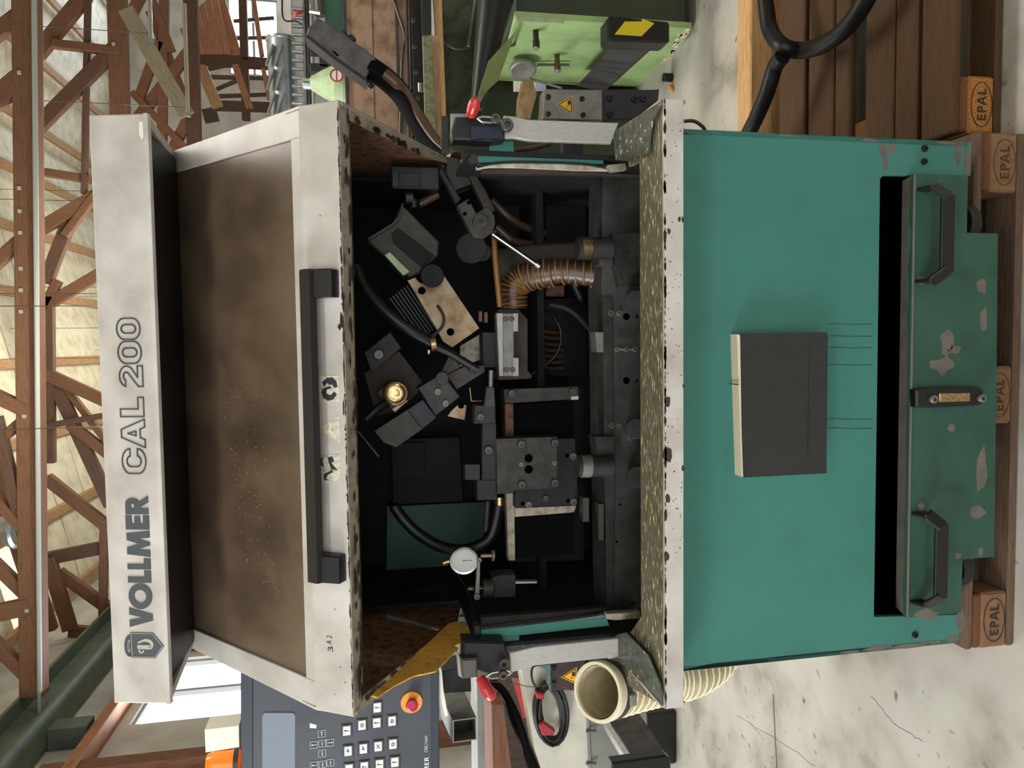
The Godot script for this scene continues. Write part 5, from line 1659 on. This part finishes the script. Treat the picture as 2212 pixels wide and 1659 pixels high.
	# things on top of the panel
	t = thing("paper_box", "small white cardboard box standing on the dark operator panel", "box", P(516, 1592, -.6))
	s = st()
	ext(s, pix([442, 1576, 516, 1567, 517, 1614, 444, 1626], -.6), .07)
	add(t, "carton", s, M.paper)
	t = thing("beacon_lamp", "orange warning beacon on the dark operator panel's top", "beacon", P(516, 1640, -.58))
	s = st()
	lathe(s, P(516, 1645, -.64), Vector3.UP, [.036, 0, .036, .012, .033, .016, .033, .016, .033, .07, .028, .085, 0, .087], 28)
	add(t, "dome", s, M.beacon)
	s = st()
	lathe(s, P(519, 1645, -.64), Vector3.UP, [.041, 0, .041, .014, 0, .014], 28)
	add(t, "socket", s, M.panel_edge)
	# square steel boom and what stands below the panel
	t = thing("square_tube", "grey-green square steel tube end pointing out under the operator panel", "steel tube", P(1030, 1575, -.6))
	s = st()
	var o := [P(978, 1556, -.6), P(1029, 1550, -.6), P(1030, 1598, -.6), P(978, 1605, -.6)]
	var bk := [P(950, 1500, -1.0), P(1000, 1486, -1.0), P(1006, 1534, -1.0), P(952, 1546, -1.0)]
	for i in 4:
		var j := (i + 1) % 4
		var n: Vector3 = ((o[i] + o[j]) * .5 - (o[0] + o[2]) * .5).normalized()
		quad(s, o[i], o[j], bk[j], bk[i], n)
		var oi: Vector3 = o[i].lerp((o[0] + o[2]) * .5, .09)
		var oj: Vector3 = o[j].lerp((o[0] + o[2]) * .5, .09)
		quad(s, o[i], o[j], oj, oi, Vector3(0, 0, 1))
		quad(s, oi, oj, bk[j], bk[i], -n)
	add(t, "tube", s, M.steel_dull)
	t = thing("boom_block", "black square block at the inner end of the square steel tube", "block", P(1015, 1470, -.72))
	s = st()
	ext(s, pix([954, 1450, 1016, 1440, 1018, 1494, 957, 1498], -.7), .1)
	add(t, "block_body", s, M.black_plastic)
	t = thing("label_strip", "narrow white paper strip hanging under the dark operator panel", "paper strip", P(960, 1500, -.56))
	s = st()
	ext(s, pix([947, 1460, 954, 1446, 958, 1490, 968, 1546, 961, 1548, 950, 1500], -.56), .001)
	add(t, "strip", s, M.paper)
	for q in [[[1030, 1462, 1062, 1470, 1066, 1720, 1033, 1720], -1.5, "grey_cabinet", "greyish tan board laid level below the square steel tube"], [[1062, 1522, 1088, 1522, 1112, 1720, 1066, 1720], -1.2, "truss_red", "reddish brown board laid level below the greyish tan board"]]:
		t = thing("bench_board", q[3], "board", P(q[0][2], q[0][3] - 200, q[1]))
		s = st()
		ext(s, pix(q[0], q[1]), .2)
		add(t, "board", s, M[q[2]])
	t = thing("bench_stand", "dark steel bench frame half hidden behind black hoses and red parts", "frame", P(1140, 1600, -1.9))
	s = st()
	ext(s, pix([1020, 1380, 1290, 1380, 1480, 1720, 1040, 1720], -2.7), .1)
	add(t, "back_panel", s, M.brown_dark)
	for q in [[[[1060, 1470], [1092, 1500], [1128, 1580], [1150, 1680]], "black hose hanging beside the reddish board"], [[[1098, 1520], [1110, 1560], [1136, 1610], [1170, 1690]], "black hose hanging beside the cream box's edge"]]:
		var h := thing("drain_hose", q[1], "hose", P(1120, 1600, -1.35))
		var pts := []
		for p in q[0]: pts.append(P(p[0], p[1], -1.3 if q[0][0][0] < 1080 else -1.42))
		rod(h, "hose", "hose_matt", spline(pts, 7), .015, 12)
	for q in [[[1111, 1478, 1128, 1480, 1148, 1545, 1130, 1552], "larger red bracket", -1.28], [[1132, 1450, 1141, 1450, 1141, 1500, 1134, 1502], "smaller red bracket", -1.2]]:
		var r := thing("red_bracket", q[1] + " beside the coiled black cable", "bracket", P(q[0][0], q[0][1], q[2]))
		s = st()
		ext(s, pix(q[0], q[2]), .06)
		add(r, "red_shell", s, M.red_plastic)
	# cream electrical box with the coiled cable on its door
	z = -1.15
	t = thing("electrical_box", "cream electrical box with a coiled black cable hung on its door", "cabinet", P(1278, 1600, z))
	s = st()
	ext(s, pix([1125, 1440, 1192, 1434, 1266, 1486, 1276, 1720, 1192, 1720, 1157, 1625], z), .12)
	add(t, "door", s, M.cream_cabinet)
	pl(t, "side_panel", "grey_cabinet", z - .01, .11, [1272, 1548, 1395, 1525, 1400, 1590, 1340, 1720, 1278, 1720])
	for y in [1580, 1650]:
		s = st()
		cyl(s, P(1266, y, z + .006), P(1288, y - 1, z + .006), .006)
		add(t, "hinge", s, M.steel_dull)
	pl(t, "door_edge", "grey_cabinet", z + .002, .02, [1264, 1490, 1270, 1490, 1280, 1720, 1273, 1720])
	t = thing("coiled_cable", "black cable coiled in an upright loop with red plugs on the cream box", "cable", P(1225, 1560, z + .03))
	s = st()
	var rg := RandomNumberGenerator.new()
	rg.seed = 31
	var c0 := P(1190, 1540, z + .05)
	for k in 9:
		var pts := []
		var rx := .036 + .0036 * k
		var ry := .098 + .003 * k + .006 * rg.randf_range(-1, 1)
		var tilt := rg.randf_range(-.06, .06) + .12
		for i in 37:
			var an := TAU * i / 36
			var x := cos(an) * ry
			var y := sin(an) * rx
			pts.append(c0 + Vector3(x * cos(tilt) - y * sin(tilt) + rg.randf_range(-.001, .001), x * sin(tilt) + y * cos(tilt), .004 * (k % 4) + rg.randf_range(-.001, .002)))
		pts[36] = pts[0]
		tube(s, pts, .0056, 7, false)
	add(t, "loops", s, M.black_rubber)
	rod(t, "tail", "black_rubber", spline([P(1168, 1500, z + .06), P(1150, 1470, z + .06), P(1152, 1440, z + .05), P(1182, 1436, z + .04)], 6), .0042, 8)
	for q in [[1158, 1496, 1176, 1500, 1176, 1512, 1160, 1510], [1164, 1568, 1174, 1562, 1200, 1580, 1196, 1590, 1172, 1590]]:
		s = st()
		ext(s, pix(q, z + .085), .03, Vector3(0, 0, 1), .004)
		add(t, "red_plug", s, M.red_soft)
	# feed rail running towards the viewer
	t = thing("feed_rail", "dark steel feed rail with a bright aluminium edge pointing towards the viewer", "rail", P(1390, 1640, -1.0))
	slant_bar(t, "rail_body", [1306, 1536, 1372, 1528, 1398, 1575, 1316, 1556], -1.12, [1372, 1640, 1440, 1630, 1444, 1690, 1376, 1700], -.8, "dark_grey_steel")
	slant_bar(t, "bright_edge", [1292, 1540, 1303, 1540, 1304, 1556, 1294, 1556], -1.10, [1356, 1643, 1368, 1640, 1369, 1662, 1358, 1664], -.79, "aluminium")
	s = st()
	ext(s, pix([1322, 1648, 1438, 1632, 1450, 1640, 1450, 1720, 1322, 1720], -.78), .04, Vector3(0, 0, 1), .006)
	add(t, "end_cap", s, M.black_plastic)
	t = thing("rail_foot", "low black machine foot on the floor beside the feed rail", "machine foot", PY(1465, 1560, 0))
	s = st()
	var f0 := PY(1462, 1532, 0)
	bx(s, Vector3(f0.x - .16, .09, f0.z - .12), Vector3(.3, .18, .24), .01)
	add(t, "foot_block", s, M.black_plastic)

func slant_bar(parent: Node, called: String, far: Array, zf: float, near: Array, zn: float, m: String) -> MeshInstance3D:
	var a := pix(far, zf)
	var b := pix(near, zn)
	var s := st()
	var ca: Vector3 = (a[0] + a[1] + a[2] + a[3]) * .25
	var cb: Vector3 = (b[0] + b[1] + b[2] + b[3]) * .25
	for i in 4:
		var j := (i + 1) % 4
		var mid: Vector3 = (b[i] + b[j]) * .5 - cb
		quad(s, a[i], a[j], b[j], b[i], (mid - (cb - ca).normalized() * mid.dot((cb - ca).normalized())).normalized())
	quad(s, b[0], b[1], b[2], b[3], (cb - ca).normalized())
	quad(s, a[0], a[1], a[2], a[3], (ca - cb).normalized())
	return add(parent, called, s, M[m])

# ---------------------------------------------------------------- right of the machine
func right_side():
	# suction arm lying over the side of the opening
	var z := -.75
	var t := thing("suction_snorkel", "dark dirty suction nozzle arm with a block head leaning out of the opening", "suction arm", P(945, 320, -.55))
	var s := st()
	ext(s, pix([660, 76, 666, 60, 684, 36, 742, 70, 768, 92, 813, 124, 789, 171, 720, 122], z), .07, Vector3(0, 0, 1), .004)
	var hd := add(t, "nozzle_head", s, M.grey_dull)
	pl(hd, "head_lip", "dark_cast", z + .002, .072, [659, 78, 664, 74, 720, 118, 790, 168, 793, 176, 788, 174, 718, 126])
	pl(hd, "slot", "black", z + .0012, .01, [717, 110, 722, 110, 733, 120, 728, 121])
	for q in [[741, 77], [758, 86], [796, 186]]:
		s = st()
		cyl(s, P(q[0], q[1], z - .02), P(q[0] + 6, q[1] - 6, z - .015), .012)
		add(hd, "lug", s, M.dark_cast)
	s = st()
	var hp := spline([P(797, 146, z - .03), P(835, 172, z - .03), P(868, 206, z - .02), P(895, 252, -.68), P(918, 290, -.62), P(945, 322, -.56), P(975, 345, -.5)], 8)
	var rr := []
	for i in hp.size(): rr.append(lerpf(.034, .026, float(i) / hp.size()))
	tube(s, hp, rr, 18)
	add(t, "bent_tube", s, M.hose_matt)
	s = st()
	var hp2 := []
	for i in range(6, hp.size()): hp2.append(hp[i] + Vector3(-.002, -.008, .024))
	tube(s, hp2, .018, 12)
	add(t, "amber_sleeve", s, M.amber_dark)
	# brown cabinet with pipes below it
	z = -2.4
	t = thing("brown_cabinet", "long dirty brown steel cabinet running out of view behind the suction arm", "cabinet", P(820, 100, z))
	s = st()
	ext(s, pix([742, -60, 884, -60, 893, 330, 756, 330], z), .6, Vector3(0, 0, 1), .006)
	add(t, "body", s, M.brown_cabinet)
	pl(t, "top_rim", "dark_grey", z + .008, .02, [738, -60, 745, -60, 757, 330, 750, 330])
	pl(t, "panel_seam", "brown_dark", z + .002, .004, [801, -60, 803, -60, 812, 330, 810, 330])
	pl(t, "lower_rim", "brown_dark", z + .008, .02, [850, -60, 856, -60, 868, 330, 862, 330])
	rod(t, "cable", "steel_dark", spline([P(846, -10, z + .03), P(860, 30, z + .03), P(874, 80, z + .03), P(868, 130, z + .03), P(864, 300, z + .03)], 6), .008, 8)
	rod(t, "cable", "brown_dark", [P(876, -40, z + .03), P(884, 320, z + .03)], .010, 8)
	t = thing("pipe_tray", "black pipe tray with bolt heads under the brown cabinet", "tray", P(905, 150, z + .05))
	s = st()
	ext(s, pix([886, -60, 914, -60, 922, 320, 896, 320], z + .04), .3)
	add(t, "tray", s, M.black_plastic)
	for q in [[893, 46], [896, 102], [899, 158], [902, 213]]: screw(t, P(q[0], q[1], z + .04), .012, "steel_dark")
	s = st()
	bx(s, P(909, 190, z + .07), Vector3(.05, .03, .03), .004)
	add(t, "latch", s, M.chrome)
	# stacked planks
	for q in [[[908, -60, 931, -60, 932, 75, 912, 75], -2.3, "dark_cast", "dark steel flat lying level above the olive panel"], [[913, 76, 932, 76, 942, 300, 920, 300], -2.2, "plank_green", "mossy green plank lying level under the black pipe tray"], [[931, 76, 945, 76, 958, 300, 940, 300], -2.25, "plank_pink", "short pinkish plank beside the mossy green plank"], [[933, -60, 952, -60, 966, 300, 955, 300], -2.38, "wood_pale", "long pale raw plank on top of the olive panel"]]:
		t = thing("plank", q[3], "plank", P(q[0][4], q[0][5] - 150, q[1]))
		s = st()
		ext(s, pix(q[0], q[1]), .04)
		add(t, "board", s, M[q[2]])
	# olive back panel with black hoop
	t = thing("olive_panel", "tall dull olive machine panel with a black hoop handle", "panel", P(1050, 200, -2.9))
	s = st()
	ext(s, pix([952, -60, 1104, -60, 1112, 345, 964, 345], -2.9), .1)
	add(t, "sheet", s, M.olive_panel)
	s = st()
	var hoop := []
	var hc := P(990, 68, -2.7)
	for i in 25:
		var a := deg_to_rad(100.0 + 235.0 * i / 24.0)
		hoop.append(hc + Vector3(cos(a) * .096, sin(a) * .096, 0))
	tube(s, hoop, .007, 10)
	add(t, "hoop_handle", s, M.steel_dark)
	rod(t, "hoop_bar", "steel_dull", [P(1012, 100, -2.68), P(1022, 40, -2.68), P(1034, -40, -2.68)], .011, 10)
	# green machine
	t = thing("green_machine", "pale green grinding machine with flaked lower edge, knob and stop rail", "machine", Vector3(1.9, 0, -2.3))
	s = st()
	var gx := 1.66
	ext(s, [PX(1112, 38, gx), PX(1494, 62, gx), PX(1480, 88, gx), PX(1411, 190, gx), PX(1245, 184, gx), PX(1076, 174, gx)], .03, Vector3(-1, 0, 0), .003)
	add(t, "side_plate", s, M.machine_green)
	s = st()
	bx(s, Vector3(gx + .55, .48, -2.36), Vector3(1.06, .86, .80), .01)
	add(t, "body", s, M.machine_green_shaded)  # front face lies in shadow; its shade is in this darker green
	s = st()
	bx(s, Vector3(gx + .4, .2, -2.95), Vector3(1.0, .7, .3), .01)
	add(t, "rear_body", s, M.black_plastic)
	pl(t, "masking_strip", "pale_green", -1.93, .004, [1114, 34, 1218, 40, 1219, 50, 1116, 46])
	var fl := []
	var rg := RandomNumberGenerator.new()
	rg.seed = 44
	for i in 46:
		var f := rg.randf()
		var p := PX(lerpf(1492, 1414, f) - rg.randf() * 14.0, lerpf(64, 189, f) - rg.randf() * 10.0, gx - .001)
		fl.append([p, .012 + .02 * rg.randf(), .006 + .012 * rg.randf()])
	flakes(t, "flaked_paint", "pad_side", fl, 5, Vector3(-1, 0, 0))
	s = st()
	var kn := PX(1128, 130, gx)
	lathe(s, kn, Vector3(-1, 0, .35).normalized(), [.03, 0, .03, .03, .068, .04, .074, .055, .072, .066, .064, .07, .004, .062, 0, .062], 36)
	add(t, "hand_knob", s, M.steel_dull)
	rod(t, "knob_lever", "steel_dull", [PX(1143, 150, gx) + Vector3(-.06, 0, .03), P(1212, 190, -2.15)], .006, 10)
	rod(t, "knob_shadow_rod", "steel_dark", [PX(1160, 140, gx - .02), PX(1230, 140, gx - .02)], .007, 8)
	for q in [[1157, 66, "black_plastic"], [1203, 118, "amber_dark"]]:
		s = st()
		var p := PX(q[0], q[1], gx)
		lathe(s, p, Vector3(-1, 0, .15), [.014, 0, .014, .05, .017, .05, .017, .085, .015, .09, 0, .09], 20)
		var pb := add(t, "push_knob", s, M[q[2]])
		s = st()
		lathe(s, p + Vector3(-.089, 0, .0134), Vector3(-1, 0, .15), [.0145, 0, .013, .006, 0, .006], 20)
		add(pb, "knob_face", s, M.steel)
	slant_bar(t, "stop_rail", [1246, 186, 1306, 198, 1312, 178, 1268, 170], -2.55, [1330, 92, 1400, 100, 1428, 88, 1360, 80], -1.85, "dark_grey_steel")
	s = st()
	ext(s, pix([1312, 40, 1318, 34, 1444, 46, 1447, 52, 1447, 88, 1440, 92, 1318, 88, 1312, 82], -1.75), .10, Vector3(0, 0, 1), .008)
	var cap := add(t, "rail_cap", s, M.black_plastic)
	pl(cap, "hazard_tape", "tape_yellow", -1.747, .003, [1328, 74, 1350, 46, 1386, 46, 1388, 40, 1414, 50, 1386, 78])
	# olive guard sheet and black conical boot
	t = thing("guard_sheet", "olive green bent guard sheet beside the black conical boot", "guard", P(1040, 215, -1.85))
	s = st()
	ext(s, pix([1055, 132, 1109, 73, 1118, 59, 1076, 174, 1052, 196, 1039, 219, 1030, 214], -1.66), .004)
	add(t, "sheet", s, M.olive_sheet)
	rod(t, "sheet_stay", "dark_grey", [P(1096, 100, -1.664), PX(1112, 96, 1.68)], .008, 8)
	t = thing("conical_boot", "glossy black conical boot tapering towards the red clamp grip", "boot", P(1032, 230, -2.0))
	s = st()
	lathe(s, P(1030, 235, -1.8), P(1080, -60, -1.8) - P(1030, 235, -1.8), [0, 0, .028, 0, .047, .19, .084, .52, .092, .76, 0, .76], 36)
	add(t, "boot_shell", s, M.black_plastic)
	t = thing("rusty_post", "mottled rusty cream post standing behind the guard arm", "post", P(1130, 250, -.57))
	s = st()
	ext(s, pix([1129, 174, 1152, 176, 1160, 205, 1146, 256, 1118, 256, 1121, 210], -.57), .03)
	add(t, "post_body", s, M.cover_plate)
	t = thing("machine_plinth", "black gap plate between the green machine and the opened machine", "plate", P(1200, 260, -2.6))
	s = st()
	ext(s, pix([1040, 200, 1440, 190, 1440, 345, 1040, 345], -2.75), .03)
	add(t, "plate", s, M.machine_green_shaded)
	# lamp funnel with the round prohibition sign
	z = -2.55
	t = thing("oil_funnel", "pale green funnel-shaped hood with a round red-and-white prohibition sign", "funnel", P(746, 184, z))
	s = st()
	var fp := P(746, 184, z)
	lathe(s, fp, Vector3.UP, [0, 0, .092, 0, .096, .013, .096, .055, .065, .12, .033, .174, .024, .18, .024, .217, 0, .217], 32)
	add(t, "hood", s, M.pale_green)
	s = st()
	cyl(s, P(676, 183, z), P(655, 182, z), .026)
	add(t, "neck", s, M.galvanised)
	var sc := P(727, 163, z + .105)
	s = st()
	ext(s, disc(sc, .033, 30), .003, Vector3(0, 0, 1), 0)
	var sg := add(t, "sign_disc", s, M.key_white)
	s = st()
	lathe(s, sc + Vector3(0, 0, .0004), Vector3(0, 0, 1), [.026, .0008, .0335, .0008, .0335, 0], 30)
	bx(s, sc + Vector3(0, 0, .0008), Vector3(.056, .006, .001), 0)
	add(sg, "sign_ring", s, M.red_soft)
	# galvanised duct with raised louvres, cable ladder, risers
	z = -3.2
	t = thing("air_duct", "shiny galvanised air duct with long raised louvre slots", "duct", P(612, 160, z))
	s = st()
	var da := P(606, 84, z)
	var db := P(616, 262, z)
	lathe(s, db, da - db, [.0, 0, .083, 0, .083, (da - db).length() - .02, .087, (da - db).length() - .015, .087, (da - db).length(), .06, (da - db).length()], 32)
	add(t, "duct_pipe", s, M.galvanised)
	for k in 3:
		for w in [-1, 0]:
			s = st()
			var q := P(594 + k * 2, 112 + k * 52, z + .085)
			bx(s, q + Vector3(-.02, .0 - .05 * w - .02, 0), Vector3(.13, .012, .03), .003, Basis(Vector3.BACK, -.35))
			add(t, "louvre", s, M.steel_dull)
	t = thing("duct_feed", "bright pale blue square feed pipe entering the galvanised duct", "pipe", P(612, 40, z - .05))
	s = st()
	ext(s, pix([597, -60, 627, -60, 630, 84, 598, 84], z - .02), .08)
	add(t, "feed_pipe", s, M.white_paint)
	rod(t, "cable", "black_rubber", spline([P(610, -20, z + .02), P(612, 40, z + .03), P(640, 46, z + .04), P(662, 60, z + .05)], 6), .005, 8)
	t = thing("cable_ladder", "grey cable ladder with a comb of short rungs beside the duct", "cable ladder", P(650, 130, -3.0))
	s = st()
	ext(s, pix([652, -40, 676, -40, 680, 236, 656, 236], -3.0), .05)
	add(t, "ladder_rail", s, M.galvanised)
	for k in 12:
		s = st()
		bx(s, P(643, 20 + k * 18.5, -2.98), Vector3(.012, .06, .03), .002)
		add(t, "rung", s, M.galvanised)
	for q in [[658, -20], [664, 0], [671, 10]]: rod(t, "cable", "black_rubber" if q[0] < 665 else "conduit_grey", [P(q[0], q[1], -2.94), P(q[0] + 6, 236, -2.94)], .006, 8)
	for k in 3: rod(t, "wire", "orange_red", spline([P(632, 36 + k * 2, -2.92), P(640, 28 + k * 2, -2.9), P(654, 24 + k * 2, -2.92)], 6), .004, 6)
	t = thing("riser_pipe", "upright steel riser beside the green cabinet door", "pipe", P(690, 20, -2.8))
	rod(t, "pipe", "steel_dark", [P(684, -60, -2.8), P(692, 34, -2.8)], .03, 14)
	s = st()
	cyl(s, P(668, 24, -2.75), P(692, 28, -2.75), .012)
	add(t, "valve", s, M.chrome)
	t = thing("green_door", "dark green cabinet door behind the suction arm's head", "cabinet", P(720, 60, -2.9))
	s = st()
	ext(s, pix([700, -60, 742, -60, 746, 150, 704, 150], -2.9), .3)
	add(t, "door_leaf", s, M.teal_dull)
	t = thing("switch_cluster", "dark cluster of valves and switches under the cable ladder", "switchgear", P(690, 130, -2.7))
	for q in [[690, 110, .05, .1], [706, 135, .07, .08], [712, 118, .04, .1], [690, 150, .05, .1], [722, 130, .05, .12]]:
		s = st()
		bx(s, P(q[0], q[1], -2.7), Vector3(q[2], q[3], .05), .005)
		add(t, "switch", s, M.dark_cast)
	t = thing("anchor_bolt", "orange-marked anchor bolt in the concrete beside the collar", "bolt", PY(1452, 170, 0))
	s = st()
	cyl(s, PY(1452, 168, 0), PY(1452, 168, 0) + Vector3(0, .05, 0), .022)
	add(t, "bolt_head", s, M.black_plastic)
	s = st()
	var ob := PY(1450, 192, .01)
	bx(s, ob, Vector3(.05, .016, .02), .004, Basis(Vector3.UP, .7))
	add(t, "orange_tab", s, M.estop_yellow)
